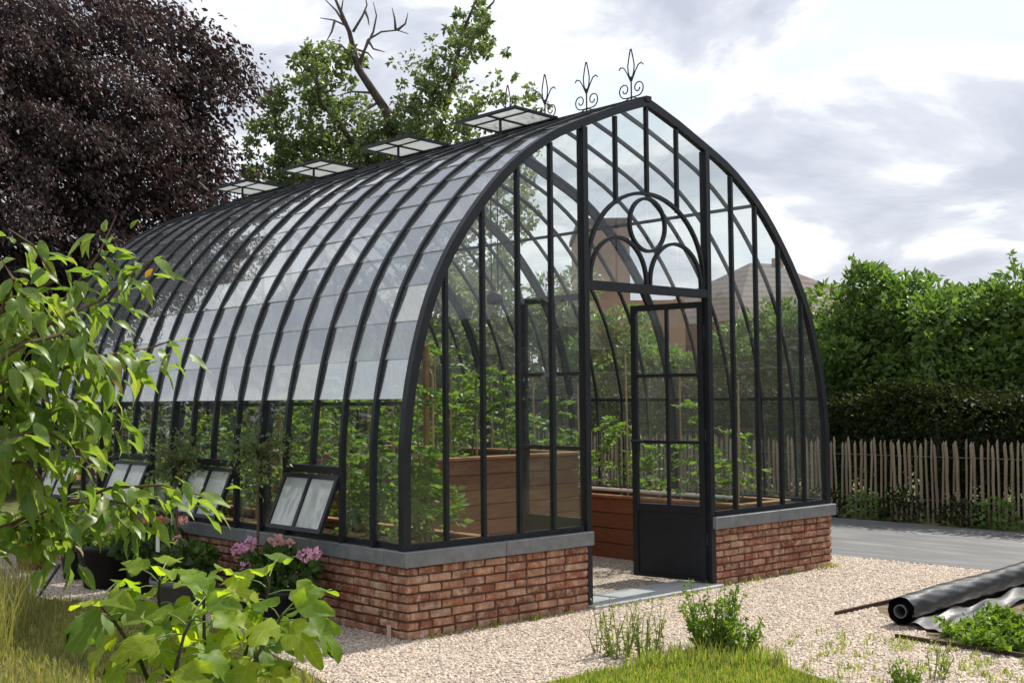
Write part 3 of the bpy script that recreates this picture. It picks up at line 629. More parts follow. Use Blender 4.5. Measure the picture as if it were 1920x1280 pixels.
def put_tomato(k, x, y, z, label, group):
    t = thing('tomato_plant', (x, y, z), label, 'plant', group); M = Matrix.Translation((x, y, z)) @ Matrix.Rotation(random.random()*6.28, 4, 'Z') @ Matrix.Scale(random.uniform(1.0, 1.28), 4)
    obj('stem', TOM[k][0], t, None, M); tag(obj('foliage', TOM[k][1], t, None, M), kind='stuff'); return t
for i in range(11):
    put_tomato((1, 4, 0, 2, 1, 0, 4, 1, 2, 4, 1)[i], 0.62+random.uniform(-.1, .1), 0.55+i*0.52, 0.50, 'leafy green tomato plant growing in the low bed beside the window vents', 'tomatoes beside the window vents')
for i in range(4): put_tomato((3, 5, 3, 5)[i], 0.50+0.12*(i % 2), 0.45+0.28*i, 0.50, 'small young tomato plant at the front end of the tomato bed', 'young tomatoes at the front of the bed')
for i in range(8):
    put_tomato((4, 0, 3, 0, 5, 3, 4, 0)[i], 2.0+0.85*(i % 2)+random.uniform(-.1, .1), 2.05+0.62*(i//2), 1.0, 'leafy green plant growing on top of the tall middle planter', 'plants in the tall middle planter')
for i in range(11):
    put_tomato((3, 4, 5, 0, 3, 4, 0, 3, 1, 0, 4)[i], 4.36+random.uniform(-.12, .12), 0.6+i*0.5, 0.54, 'leafy green plant in the low bed behind the open door', 'plants in the bed behind the open door')
cane = MB().tube([(0, 0, 0), (0.004, 0.0, 0.7), (0, 0.003, 1.4)], [0.011, 0.010, 0.008], 6).mesh('bamboo_cane'); cane.materials.append(M_bamboo)
def canes(pts, label, group):
    for x, y, z, k in pts:
        o = obj('bamboo_cane', cane, None, None, Matrix.Translation((x, y, z)) @ Matrix.Rotation(random.uniform(-.03, .03), 4, 'X') @ Matrix.Rotation(random.uniform(-.03, .03), 4, 'Y') @ Matrix.Diagonal((1, 1, k, 1))); tag(o, label, 'cane', group)
canes([(0.62+0.05*(i % 2), 0.5+i*0.52, 0.46, 0.95+0.12*(i % 3)) for i in range(11)], 'thin bamboo cane stuck upright among the tomatoes beside the window vents', 'canes in the tomato bed')
canes([(2.0+0.85*(i % 2), 2.0+0.62*(i//2), 0.96, 0.62+0.1*(i % 3)) for i in range(8)], 'thin bamboo cane stuck upright in the tall middle planter', 'canes in the middle planter')
canes([(4.36, 0.6+i*0.7, 0.5, 0.9+0.1*(i % 3)) for i in range(8)], 'thin bamboo cane stuck upright in the bed behind the open door', 'canes in the bed behind the door')
tp = MB().box((0.70, 0.68, 0.45), (0.735, 0.715, 2.0)).build('timber_post', M_timber, bevel=0.004); tag(tp, 'square pale timber post standing upright behind the front corner glass', 'post')
# hanging round lamp
lp = thing('hanging_lamp', (2.49, 1.92, 2.45), 'small round black lamp hanging on two thin rods from the ridge', 'lamp')
m = MB(); m.lathe([(0.0, 0.07), (0.03, 0.068), (0.06, 0.05), (0.078, 0.02), (0.08, -0.02), (0.06, -0.05), (0.0, -0.06)], 20, (2.49, 1.92, 2.52)); m.build('shade', M_metal, lp, True)
for dx in (-0.04, 0.04): MB().tube([(2.49+dx, 1.92, 2.57), (2.49+dx, 1.92, 4.0)], 0.006, 5).build('rod', M_metal, lp)

# ------------------------------------------------------------------ fence
fence = thing('paling_fence', (9.2, 4.5, 0), 'weathered split chestnut paling fence between the grey path and the hedge', 'fence')
pk = []
for i in range(8):
    r = random.Random(50+i); h = r.uniform(0.98, 1.06); wv = r.uniform(0.013, 0.022); m = MB(); lv = []
    zs = [-0.05, 0.25, 0.55, 0.8, h-0.05, h]
    for z in zs:
        k = 0.25 if z == h else 1.0; ox, oy = r.uniform(-1, 1)*0.005, r.uniform(-1, 1)*0.006
        lv += [(ox-0.013*k, oy-wv*k, z), (ox+0.008*k, oy-wv*k*0.9, z), (ox+0.014*k, oy+wv*k, z), (ox-0.010*k, oy+wv*k*0.8, z)]
    m.add(lv, [(a*4+b, a*4+(b+1) % 4, a*4+4+(b+1) % 4, a*4+4+b) for a in range(5) for b in range(4)]+[(20, 21, 22, 23), (3, 2, 1, 0)])
    me = m.mesh('picket'); me.materials.append(M_picket); pk.append(me)
y = -5.0; i = 0
while y < 15.5:
    obj('picket', random.choice(pk), fence, None, Matrix.Translation((9.2+0.05*math.sin(y*0.7), y, 0)) @ Matrix.Rotation(random.gauss(0, 0.013), 4, 'X') @ Matrix.Rotation(random.gauss(0, 0.02), 4, 'Y') @ Matrix.Rotation(random.uniform(-.4, .4), 4, 'Z')); y += random.uniform(0.062, 0.088)
for z in (0.28, 0.82):
    MB().tube([(9.2+0.05*math.sin(q*0.7)+0.018*(1 if j % 2 else -1), q, z) for j, q in enumerate(np.arange(-5, 15.6, 0.25))], 0.0035, 4).build('wire', M_wire, fence)

# ------------------------------------------------------------------ hedge and shrubs beyond the fence
def foliage(parts, mat, parent, name='foliage'):
    V, F = cat_vf(parts); V[:, 2] = np.maximum(V[:, 2], 0.01); return tag(obj(name, npmesh(name, V, F, mat), parent), kind='stuff')
def hedge(name, x0, y0, x1, y1, h, n, size, mat, label, bump=0.25, spacing=1.4):
    t = thing(name, ((x0+x1)/2, (y0+y1)/2, 0), label, 'hedge'); L = math.hypot(x1-x0, y1-y0); P = RNG.random((n, 3)); s = P[:, 0]*L; c = RNG.normal(size=(n,))*0.0
    ph = np.sin(s*1.7+1)+np.sin(s*3.1+2)*0.6+np.sin(s*0.6)
    hh = h+bump*0.4*ph; z = (0.02+0.98*P[:, 2]**0.85)*hh
    wd = 0.55+0.12*np.sin(s*2.3+z*3)+0.1*np.sin(z*5+s)
    v = np.sign(P[:, 1]-0.5)*(np.abs(P[:, 1]*2-1)**0.45)*wd
    top = RNG.random(n) < 0.22; z = np.where(top, hh+RNG.normal(size=n)*0.05, z); v = np.where(top, (P[:, 1]*2-1)*wd, v)
    ux, uy = (x1-x0)/L, (y1-y0)/L
    Q = np.stack([x0+ux*s-uy*v, y0+uy*s+ux*v, z], 1); D = np.stack([-uy*np.sign(v), ux*np.sign(v), np.full(n, 0.25)], 1)+RNG.normal(size=(n, 3))*0.7
    foliage([leaves(Q, D, size*(0.6+0.8*RNG.random(n)), 0.55)], mat, t)
    st = MB()
    for k in range(int(L/spacing)):
        a = (k+0.5)*spacing; st = MB().tube([(x0+ux*a, y0+uy*a, -0.05), (x0+ux*a+random.uniform(-.1, .1), y0+uy*a, h*0.8)], [0.05, 0.02], 6).build('stem', M_bark, t)
    return t
hedge('hedge', 10.1, -6, 10.1, 15.5, 1.68, 70000, 0.075, L_dark, 'low dark clipped hedge right behind the paling fence')
def shrub(px, py_top, x, rx, ry, n, label, group, mat=L_hedge, size=0.12, hbase=0.2):
    """a loose shrub behind the hedge: crown centre line at world x, top at the sight line of the pixel"""
    r = _F+_R*(px-960)/FPX+_U*(640-py_top)/FPX; k = (x-CAM[0])/r[0]; top = CAM+r*k
    t = thing('shrub', (x, top[1], 0), label, 'shrub', group); h = top[2]; parts = []
    c0 = np.array([x, top[1], h*0.52])
    for j in range(34):
        d = unit(RNG.normal(size=3)); c = c0+d*np.array([rx, ry, h*0.48])*RNG.uniform(0.35, 0.95); rr = RNG.uniform(0.28, 0.5)
        c[2] = min(c[2], h-rr*0.75); parts.append(clump(c, (rr, rr, rr*0.8), n//40, size, 0.15, 0.9))
        if c[2] > h*0.6:
            for q in range(2):
                b = c+RNG.normal(size=3)*rr*0.5; e = b+np.array([RNG.normal()*0.2, RNG.normal()*0.2, 0.16+0.16*RNG.random()]); P = b+(e-b)*np.linspace(0, 1, 16)[:, None]
                parts.append(leaves(P, RNG.normal(size=(16, 3))*0.7+np.array([0, 0, 0.4]), size*0.9, 0.45))
    foliage(parts, mat, t)
    for j in range(4): MB().tube([(x+random.uniform(-.1, .1), top[1]+random.uniform(-.1, .1), -0.05), (x+random.uniform(-.4, .4)*rx, top[1]+random.uniform(-.4, .4)*ry, h*0.45), (x+random.uniform(-.7, .7)*rx, top[1]+random.uniform(-.7, .7)*ry, h*0.8)], [0.045, 0.03, 0.012], 5).build('stem', M_bark, t)
    return t
gs = 'light green shrubs behind the dark hedge'
for px, py, x, rx, ry in ((1960, 468, 11.9, 1.0, 1.2), (1850, 505, 11.7, 1.0, 1.1), (1905, 498, 11.8, 1.0, 1.1), (1795, 512, 11.6, 1.0, 1.1), (1740, 512, 11.9, 1.0, 1.1), (1650, 495, 11.6, 1.0, 1.1), (1575, 520, 11.8, 1.0, 1.1), (1460, 560, 11.9, 1.0, 1.1), (1370, 590, 12.0, 1.0, 1.2), (1260, 600, 12.0, 1.0, 1.2), (1150, 570, 12.0, 1.1, 1.3), (2080, 480, 12.0, 1.1, 1.3)):
    shrub(px, py, x, rx, ry, 15000, 'tall loose light green shrub rising behind the dark hedge', gs)
gb = 'shrubs behind the far end of the greenhouse'
for px, py, x, rx, ry in ((1040, 470, 12.2, 1.3, 1.5), (940, 420, 12.4, 1.3, 1.7), (850, 400, 11.0, 1.4, 1.6), (760, 470, 9.2, 1.4, 1.6), (660, 480, 7.5, 1.4, 1.6), (560, 500, 6.0, 1.3, 1.4), (460, 500, 4.4, 1.3, 1.4)):
    shrub(px, py, x, rx, ry, 8000, 'big dull green shrub standing behind the far end of the greenhouse', gb, L_pear, 0.14)
hedge('rear_hedge', -26, 17.5, 13, 17.5, 3.0, 60000, 0.16, L_dark, 'long dark hedge closing the garden behind the trees')
hedge('reflection_hedge_front', 13.2, -24, 13.2, -2.5, 3.3, 45000, 0.16, L_dark, 'tall dark unseen hedge added to darken the reflections in the front glass')  # out of view, added so the front panes reflect dark, not bright horizon
hedge('reflection_hedge_side', -15.5, -6, -15.5, 17, 3.2, 50000, 0.16, L_dark, 'long dark unseen hedge added to darken the reflections in the side glass')  # out of view, added only for dark reflections in the lower side panes

# ------------------------------------------------------------------ trees
def limb(m, pts, r0, r1):
    n = len(pts); m.tube(pts, [r0+(r1-r0)*i/(n-1) for i in range(n)], 8)
beech_d = 24.0; bc = at(-140, 300, beech_d); bx, by = bc.x, bc.y
be = thing('copper_beech', (bx, by, 0), 'big dark purple copper beech behind the far end of the greenhouse', 'tree')
m = MB(); limb(m, [(bx, by, -0.1), (bx+0.05, by, 1.5), (bx, by+0.1, 4), (bx+0.2, by, 7)], 0.45, 0.12)
for k in range(14):
    a = k*2.4; z = 1.8+k*0.42; Lr = 4.2-0.08*k; limb(m, [(bx, by, z), (bx+math.cos(a)*Lr*0.5, by+math.sin(a)*Lr*0.5, z+1.2), (bx+math.cos(a)*Lr, by+math.sin(a)*Lr, z+1.6)], 0.13, 0.03)
m.build('trunk', M_bark, be, True)
parts = []; rx = _R; toward = np.array([-_F[0], -_F[1], 0])
for j in range(1250):
    d = unit(RNG.normal(size=3)); d[2] = d[2]*0.9+0.05; k = RNG.uniform(0.45, 1.0)
    c = np.array([bx, by, 5.5])+d*np.array([4.8, 4.8, 5.3])*k
    if c[2] < 0.9: continue
    out = unit(np.array([d[0], d[1], 0.05])); rr = RNG.uniform(0.45, 0.8); n = 270
    # a drooping spray: leaves along a fan that leans outwards and hangs
    u = RNG.random(n)**0.7; sp = RNG.normal(size=(n, 3))*np.array([0.28, 0.28, 0.16])*rr*(0.4+u[:, None]); P = c+out*(u*rr*1.1)[:, None]+sp; P[:, 2] -= (u**2)*rr*0.95
    D = out*0.6+np.array([0, 0, -0.75])+RNG.normal(size=(n, 3))*0.45; parts.append(leaves(P, D, 0.095*(0.6+0.8*RNG.random(n)), 0.48))
# long outer sprays on the open side
for px, py in ((440, 90), (475, 110), (490, 140), (455, 160), (420, 60), (400, 210), (430, 250), (440, 330), (380, 40), (350, 10), (400, 130), (380, 270), (400, 360), (420, 300)):
    c = np.array(at(px-60, py, beech_d-1.0+RNG.normal()*0.5)); n = 420; u = RNG.random(n)
    P = c+(-0.5+u[:, None])*rx*1.1+RNG.normal(size=(n, 3))*np.array([0.2, 0.2, 0.22]); P[:, 2] -= (u**2)*0.35
    parts.append(leaves(P, rx*0.6+np.array([0, 0, -0.7])+RNG.normal(size=(n, 3))*0.45, 0.12*(0.6+0.8*RNG.random(n)), 0.5))
foliage(parts, L_beech, be, 'crown')

pd = 26.0; P_ = lambda px, py, dd=0.0: tuple(at(px, py, pd+dd))
pb = at(770, 600, pd)
pe = thing('pear_tree', (pb.x, pb.y, 0), 'tall gappy green tree with a bare leaning dead top behind the greenhouse', 'tree')
m = MB(); limb(m, [(pb.x, pb.y, -0.1), P_(775, 480), P_(775, 340), P_(722, 205), P_(672, 130), P_(655, 60), P_(625, -10)], 0.17, 0.025)
limb(m, [P_(785, 420), P_(815, 300, 0.3), P_(845, 160, 0.4), P_(868, 60, 0.4), P_(893, 0, 0.4)], 0.10, 0.02)
limb(m, [P_(845, 165, 0.4), P_(880, 100, 0.3), P_(905, 20, 0.2)], 0.045, 0.015)
limb(m, [P_(775, 380), P_(680, 290, -0.4), P_(600, 190, -0.6), P_(590, 110, -0.6)], 0.08, 0.018)
limb(m, [P_(770, 400), P_(640, 340, 0.4), P_(520, 250, 0.6), P_(505, 180, 0.6)], 0.07, 0.015)
limb(m, [P_(780, 420), P_(860, 300, -0.5), P_(900, 200, -0.6)], 0.08, 0.02)
m.build('trunk', M_bark, pe, True)
m = MB()
for pts in (((672, 130), (690, 75), (715, 60), (745, 57), (766, 64)), ((742, 58), (740, 35), (735, 15)), ((660, 75), (648, 48), (625, 38), (600, 34)), ((662, 60), (680, 30), (688, 10), (684, -12)), ((650, 45), (640, 20), (645, -10)), ((668, 115), (640, 85), (615, 80)), ((705, 175), (660, 172), (632, 180)), ((684, 20), (690, 35), (692, 48)), ((628, 38), (622, 60), (612, 78)), ((712, 190), (650, 230), (590, 270)), ((655, 60), (630, 20), (605, -5)), ((672, 118), (700, 60), (706, 30), (700, 5)), ((745, 57), (760, 45), (765, 25)), ((640, 85), (625, 100), (612, 118)), ((690, 75), (700, 92), (722, 98)), ((893, 10), (905, -10), (900, -30)), ((905, 25), (925, 5), (932, -15)), ((660, 90), (690, 100), (700, 112))):
    m = MB(); limb(m, [P_(a, b) for a, b in pts], 0.032, 0.008); m.build('dead_branch', M_deadbark, pe, True)
parts = []
for px, py, r, k in ((590, 108, 30, 1), (565, 100, 22, .7), (572, 140, 38, 1), (622, 145, 34, .8), (605, 190, 44, 1), (665, 118, 26, .6), (655, 110, 20, .6), (522, 190, 28, .8), (500, 240, 42, 1), (545, 275, 55, 1.1), (622, 265, 60, 1.2), (700, 262, 55, 1.1), (680, 305, 65, 1.2), (782, 182, 40, .8), (812, 150, 40, .8), (850, 118, 38, .8), (870, 62, 36, 1), (892, 40, 32, 1), (912, 14, 22, .5), (905, 90, 24, .6), (832, 205, 50, 1), (772, 232, 55, 1.1), (862, 232, 44, .8), (902, 190, 22, .5), (822, 284, 55, 1), (742, 302, 65, 1.2), (560, 322, 60, 1.2), (480, 325, 42, 1), (600, 345, 65, 1.2), (882, 272, 36, .8), (520, 350, 55, 1.1), (660, 370, 70, 1.2), (760, 380, 70, 1.2), (850, 350, 55, 1), (930, 330, 50, .9), (960, 400, 60, 1), (880, 420, 70, 1), (800, 470, 80, 1.1), (950, 190, 18, .3), (985, 170, 22, .35), (1000, 190, 20, .3), (935, 240, 34, .5), (1010, 230, 24, .35), (980, 260, 40, .6), (560, 230, 60, .4), (640, 215, 50, .3), (720, 230, 55, .4), (600, 300, 80, .6), (700, 320, 80, .6), (800, 320, 80, .6), (860, 180, 55, .4), (540, 180, 45, .4), (800, 110, 40, .35), (620, 90, 30, .4)):
    sc_ = pd/FPX; nsub = max(4, int(r/3.2))
    for q in range(nsub):
        c = np.array(P_(px+RNG.normal()*r*0.58, py+RNG.normal()*r*0.5, RNG.normal()*0.7)); rr = r*sc_*RNG.uniform(0.18, 0.42)
        parts.append(clump(c, (rr, rr, rr*0.75), int(42*k), 0.115, 0.3, 0.6, 0.6, 0.1))
foliage(parts, L_pear, pe, 'crown')

# ------------------------------------------------------------------ houses
def house(name, c, ang, wx, wy, he, hr, label, hip=True):
    t = thing(name, (c[0], c[1], 0), label, 'house'); M = Matrix.Translation((c[0], c[1], 0)) @ Matrix.Rotation(ang, 4, 'Z')
    MB().box((-wx/2, -wy/2, -0.1), (wx/2, wy/2, he), M).build('wall', M_house, t)
    e = 0.4; i = wy/2+e if hip else 0.0
    v = [(-wx/2-e, -wy/2-e, he-0.15), (wx/2+e, -wy/2-e, he-0.15), (wx/2+e, wy/2+e, he-0.15), (-wx/2-e, wy/2+e, he-0.15), (-wx/2-e+i, 0, hr), (wx/2+e-i, 0, hr)]
    rf = MB().add([M @ Vector(q) for q in v], [(0, 1, 5, 4), (1, 2, 5), (2, 3, 4, 5), (3, 0, 4), (3, 2, 1, 0)]).build('roof', M_rooftile, t)
    for sx in (-1, 1):
        for z0 in (1.0,):
            w_ = MB().box((sx*wx*0.25-0.6, -wy/2-0.03, z0), (sx*wx*0.25+0.6, -wy/2+0.02, z0+1.3), M).build('window', M_white, t)
            MB().box((sx*wx*0.25-0.52, -wy/2-0.05, z0+0.08), (sx*wx*0.25+0.52, -wy/2-0.028, z0+1.22), M).build('pane', M_pane, w_)
    return t, M, rf
ra = at(1430, 494, 40); t1, M1, rf1 = house('hip_roof_house', (ra.x, ra.y), YAW-math.pi/2+0.5, 7.0, 6.0, 3.9, ra.z, 'house with a low brown hipped roof showing above the shrubs')
MB().box((0.5, -0.15, ra.z-0.4), (0.75, 0.15, ra.z+0.2), M1).build('chimney', M_house, rf1)
hb = at(1140, 420, 33)
t2 = thing('brick_house', (hb.x, hb.y, 0), 'orange brick gable block seen through the greenhouse roof glass', 'house'); M2 = Matrix.Translation((hb.x, hb.y, 0)) @ Matrix.Rotation(YAW-math.pi/2, 4, 'Z')
MB().box((-0.75, 0, -0.1), (0.58, 5, hb.z), M2).build('wall', M_house, t2); MB().box((-0.82, -0.06, hb.z+0.002), (0.65, 5.06, hb.z+0.16), M2).build('parapet', M_rooftile, t2)
MB().box((0.583, 1.0, -0.1), (2.2, 4.5, 4.3), M2).build('side_wall', M_house, t2)

# ------------------------------------------------------------------ potted plants along the side wall
def pot_mesh(r, h): return MB().lathe([(r*0.72, 0.0), (r*0.74, 0.002), (r*0.96, h-0.05), (r*1.04, h-0.05), (r*1.05, h), (r*0.97, h), (r*0.93, h-0.04), (0.0, h-0.045)], 22).mesh('pot', True)
def pot(x, y, r, h, mat, label, group=None):
    t = thing('plant_pot', (x, y, 0), label, 'pot', group); M = Matrix.Translation((x, y, 0.014))
    obj('pot', pot_mesh(r, h), t, mat, M)
    MB().lathe([(0.0, h-0.035), (r*0.9, h-0.04)], 18, (x, y, 0.02)).build('soil', M_soil, t); return t
def flowering(x, y, z, r, h, n, heads, label, name='pelargonium', leaf=L_pelarg, lsz=0.075):
    t = thing(name, (x, y, z), label, 'plant')
    for k in range(6):
        a = k*1.05; MB().tube([(x, y, z-0.03), (x+math.cos(a)*r*0.4, y+math.sin(a)*r*0.4, z+h*0.4), (x+math.cos(a)*r*0.7, y+math.sin(a)*r*0.7, z+h*0.75)], [0.008, 0.006, 0.004], 5).build('stem', M_stem, t)
    foliage([clump((x, y, z+h*0.45), (r, r, h*0.5), n, lsz, 0.1, 0.8, 0.85, 0.45)], leaf, t)
    for (dx, dy, dz, mt, rr) in heads:
        V, F = clump((x+dx, y+dy, z+dz), (rr, rr, rr*0.75), 46, rr*0.75, 0, 1.0, 0.9, 0.9); tag(obj('flower_head', npmesh('flower_head', V, F, mt), t), kind='stuff')
        MB().tube([(x+dx*0.4, y+dy*0.4, z+h*0.3), (x+dx, y+dy, z+dz)], 0.003, 4).build('flower_stalk', M_stem, t)
    return t
pot(-0.36, 1.02, 0.19, 0.27, M_pot, 'black plastic pot holding the pink pelargonium by the brick wall')
flowering(-0.36, 1.02, 0.26, 0.27, 0.30, 420, [(-0.26, 0.12, 0.30, L_pink, 0.037), (-0.16, 0.12, 0.33, L_pink, 0.042), (-0.02, 0.0, 0.36, L_salmon, 0.037), (0.05, -0.05, 0.33, L_salmon, 0.03), (-0.22, 0.05, 0.18, L_pink, 0.042), (0.08, -0.22, 0.26, L_pink, 0.042), (0.14, -0.26, 0.27, L_pink, 0.037)], 'pelargonium with pink and salmon flower heads in the pot nearest the brick corner')
pot(-0.42, 3.72, 0.26, 0.36, M_pot, 'wide black pot standing alone on the gravel edge, no flowers in it')
pot(-0.40, 4.38, 0.17, 0.33, M_pot, 'narrow black pot tucked behind the wide black pot')
pot(-0.34, 3.05, 0.22, 0.30, M_pot, 'black pot of orange pelargoniums between the wide pot and the grey rimmed pot')
flowering(-0.34, 3.05, 0.29, 0.28, 0.28, 380, [(-0.28, 0.22, 0.26, L_pink, 0.037), (-0.02, 0.06, 0.33, L_orange, 0.036), (0.1, 0.05, 0.30, L_orange, 0.04), (0.2, -0.15, 0.33, L_salmon, 0.035)], 'pelargonium with orange flowers in a black pot beside the wall', leaf=L_pelarg)
pot(-0.38, 2.40, 0.25, 0.20, M_greypot, 'low bowl shaped pot with a pale grey rim')
flowering(-0.38, 2.40, 0.20, 0.25, 0.30, 260, [(0.0, 0.1, 0.30, L_salmon, 0.03)], 'dark leafy plant carrying a white tag in the grey rimmed pot')
flowering(-0.42, 3.72, 0.35, 0.26, 0.22, 220, [], 'low green herb filling the wide black pot', 'herb', L_weed, 0.06)
flowering(-0.40, 4.38, 0.32, 0.2, 0.3, 160, [], 'bushy green herb in the narrow black pot', 'herb', L_weed, 0.06)
pot(-0.45, 5.35, 0.17, 0.26, M_terra, 'reddish terracotta pot farthest along the side wall')
flowering(-0.45, 5.35, 0.25, 0.26, 0.35, 260, [], 'leafy green herb in the terracotta pot', 'herb', L_weed, 0.08)
tg = MB().box((-0.62, 2.33, 0.44), (-0.615, 2.385, 0.56)).build('plant_tag', M_white); tag(tg, 'white plastic plant tag hanging in the dark leafy pot plant', 'tag')
def standard(x, y, hp, zc, r, label, potr, plabel):
    pot(x, y, potr, hp, M_pot, plabel)
    t = thing('standard_tree', (x, y, hp), label, 'plant'); MB().tube([(x, y, hp-0.03), (x+0.01, y, zc*0.6), (x, y+0.01, zc)], [0.012, 0.011, 0.008], 6).build('trunk', M_twig, t); m = MB(); parts = []
    for k in range(26):
        d = unit(RNG.normal(size=3)); e = np.array([x, y, zc])+d*np.array([r, r, r*1.1])*RNG.uniform(0.6, 1.05); m.tube([(x, y, zc-r*0.5+0.02*k*r), tuple((np.array([x, y, zc])+e)/2+np.array([0, 0, 0.02])), tuple(e)], [0.006, 0.004, 0.002], 4)
        parts.append(clump(e, (r*0.28,)*3, 15, 0.042, 0.2, 0.7, 0.6)); q = np.array([x, y, zc])+(e-np.array([x, y, zc]))*RNG.random((12, 1)); parts.append(leaves(q, RNG.normal(size=(12, 3)), 0.05, 0.6))
    m.build('branches', M_twig, t); foliage(parts, L_pear, t, 'crown')
standard(-0.22, 1.55, 0.26, 1.20, 0.27, 'small round headed standard tree in front of the nearest hopper window', 0.15, 'small black pot of the standard tree nearest the brick corner')
standard(-0.22, 2.85, 0.26, 1.10, 0.23, 'small round headed standard tree between two hopper windows', 0.15, 'small black pot of the standard tree by the orange pelargonium')

# ------------------------------------------------------------------ edging, peg, roll of plastic
def plank(name, pts, wd, h, mat, label, cat):
    o = MB().bar([(x, y, h/2-0.02) for x, y in pts], h, wd, (0, 0, 1)).build(name, mat); return tag(o, label, cat)
plank('edging_strip', [(2.78, -1.465), (3.6, -1.455), (5.6, -1.42)], 0.022, 0.055, M_edging, 'rusty edging strip in the gravel behind the plastic roll', 'edging')
plank('edging_strip', [(2.345, -2.2), (2.335, -3.2), (2.32, -5)], 0.022, 0.055, M_edging, 'rusty edging strip along the planting bed in front of the plastic roll', 'edging')
plank('edging_strip', [(-0.25, -1.575), (0.5, -1.65), (1.0, -1.88)], 0.016, 0.05, M_edging, 'edging strip of the lawn on the side facing the brick wall', 'edging')
plank('edging_strip', [(1.10, -2.05), (0.92, -2.58), (0.5, -3.80)], 0.016, 0.05, M_edging, 'edging strip of the lawn along the gravel path to the door', 'edging')
o = MB().bar([(-0.06, 0.12, -0.02), (-0.065, 0.115, 0.10)], 0.02, 0.02, (0, 1, 0)).build('wooden_peg', M_peg); tag(o, 'short pale wooden peg in the gravel at the brick corner', 'peg')
rl = thing('plastic_roll', (3.9, -1.95, 0.0), 'roll of black plastic sheeting lying on the gravel beside the planting bed', 'roll')
A = np.array([2.72, -2.02, 0.112]); Bv = np.array([6.3, -1.70, 0.112]); ax = unit(Bv-A); sdv = np.array([-ax[1], ax[0], 0]); NL, NA = 120, 90; V = []
for i in range(NL+1):
    u = i/NL; c = A+(Bv-A)*u; c = c+np.array([0, 0, 0.004*math.sin(u*9)])
    for j in range(NA+1):
        f = j/NA; th = f*2*math.pi*3.2; rr = 0.052+0.052*f+0.004*math.sin(th*5+u*31)*f*math.sin(u*17+th)+0.0035*math.sin(th*9-u*86+f*3)*f
        V.append(c+sdv*rr*math.cos(th+2.2)+np.array([0, 0, 1])*rr*math.sin(th+2.2))
F = [(i*(NA+1)+j, i*(NA+1)+j+1, (i+1)*(NA+1)+j+1, (i+1)*(NA+1)+j) for i in range(NL) for j in range(NA)]
obj('rolled_sheet', npmesh('rolled_sheet', V, F, M_blackpl), rl); 
for p in bpy.data.objects['rolled_sheet'].data.polygons: p.use_smooth = True
m = MB(); kk = 20
ring = [(math.cos(2*math.pi*i/kk), math.sin(2*math.pi*i/kk)) for i in range(kk)]; V = []
for r_, s_ in ((0.040, -0.01), (0.046, -0.01), (0.046, 0.6), (0.040, 0.6)): V += [tuple(A+ax*s_+sdv*r_*a+np.array([0, 0, 1])*r_*b) for a, b in ring]
m.add(V, [(q*kk+i, q*kk+(i+1) % kk, ((q+1) % 4)*kk+(i+1) % kk, ((q+1) % 4)*kk+i) for q in range(4) for i in range(kk)]).build('core_tube', M_greypot, rl)
# loose tail of sheet lying in front of the roll
V = []; nx_, ny_ = 60, 8
for i in range(nx_+1):
    for j in range(ny_+1):
        u, v = i/nx_, j/ny_; p = A+(Bv-A)*u-sdv*(0.10+v*0.20); V.append((p[0]-0.05, p[1], 0.02+0.014*math.sin(u*40+v*4)+0.012*math.sin(v*9+u*13)+(1-v)**3*0.03))
F = [(i*(ny_+1)+j, i*(ny_+1)+j+1, (i+1)*(ny_+1)+j+1, (i+1)*(ny_+1)+j) for i in range(nx_) for j in range(ny_)]
obj('loose_sheet', npmesh('loose_sheet', V, F, M_greysheet, True), rl)

# ------------------------------------------------------------------ grass and weeds
def scatter(poly, n):
    x0, y0 = np.min(poly, 0); x1, y1 = np.max(poly, 0); P = np.stack([RNG.uniform(x0, x1, n), RNG.uniform(y0, y1, n)], 1); P = P[in_poly(P, poly)]
    return np.concatenate([P, np.zeros((len(P), 1))], 1)
def grass(name, poly, n, h, mat, label, lean=0.5, wd=0.005):
    V, F = blades(scatter(poly, n), h, lean, wd); return tag(obj(name, npmesh(name, V, F, mat)), label, 'grass', kind='stuff')
grass('lawn_grass', [(-0.30, -1.62), (0.2, -1.58), (0.52, -1.68), (1.02, -1.92), (1.08, -2.05), (0.90, -2.6), (0.65, -3.4), (-1.6, -3.4), (-1.25, -2.0)], 46000, 0.065, L_grass, 'short green lawn in front of the brick wall')
_lp = [(-1.25, -1.9), (-1.1, -0.7), (-0.92, 0.3), (-0.70, 1.2), (-0.78, 2.6), (-1.1, 3.4), (-1.2, 4.4), (-1.5, 6.0), (-6, 6.5), (-4.5, -1.5), (-2.6, -3.4)]
grass('dry_lawn', _lp, 90000, 0.075, L_dry, 'yellowish dry lawn left of the potted plants', 0.6)
grass('long_grass', [(-2.35, 0.9), (-1.55, 2.4), (-1.2, 3.6), (-2.0, 4.6), (-3.6, 3.0), (-3.4, 0.2)], 9000, 0.42, L_dry, 'long dry grass with seed heads under the cherry branches', 0.45, 0.004)
V, F = [], []
_sd = scatter([(1.2, -1.9), (2.3, -1.6), (2.5, -2.3), (2.3, -3.5), (0.9, -3.5), (1.1, -2.4)], 150); _sd = np.repeat(_sd, 9, 0)+RNG.normal(size=(len(_sd)*9, 3))*np.array([0.02, 0.02, 0])
V, F = blades(_sd, 0.05, 0.8, 0.005); tag(obj('seedlings', npmesh('seedlings', V, F, L_paleweed)), 'tiny pale seedlings dotted over the gravel path before the roll', 'seedlings', kind='stuff')
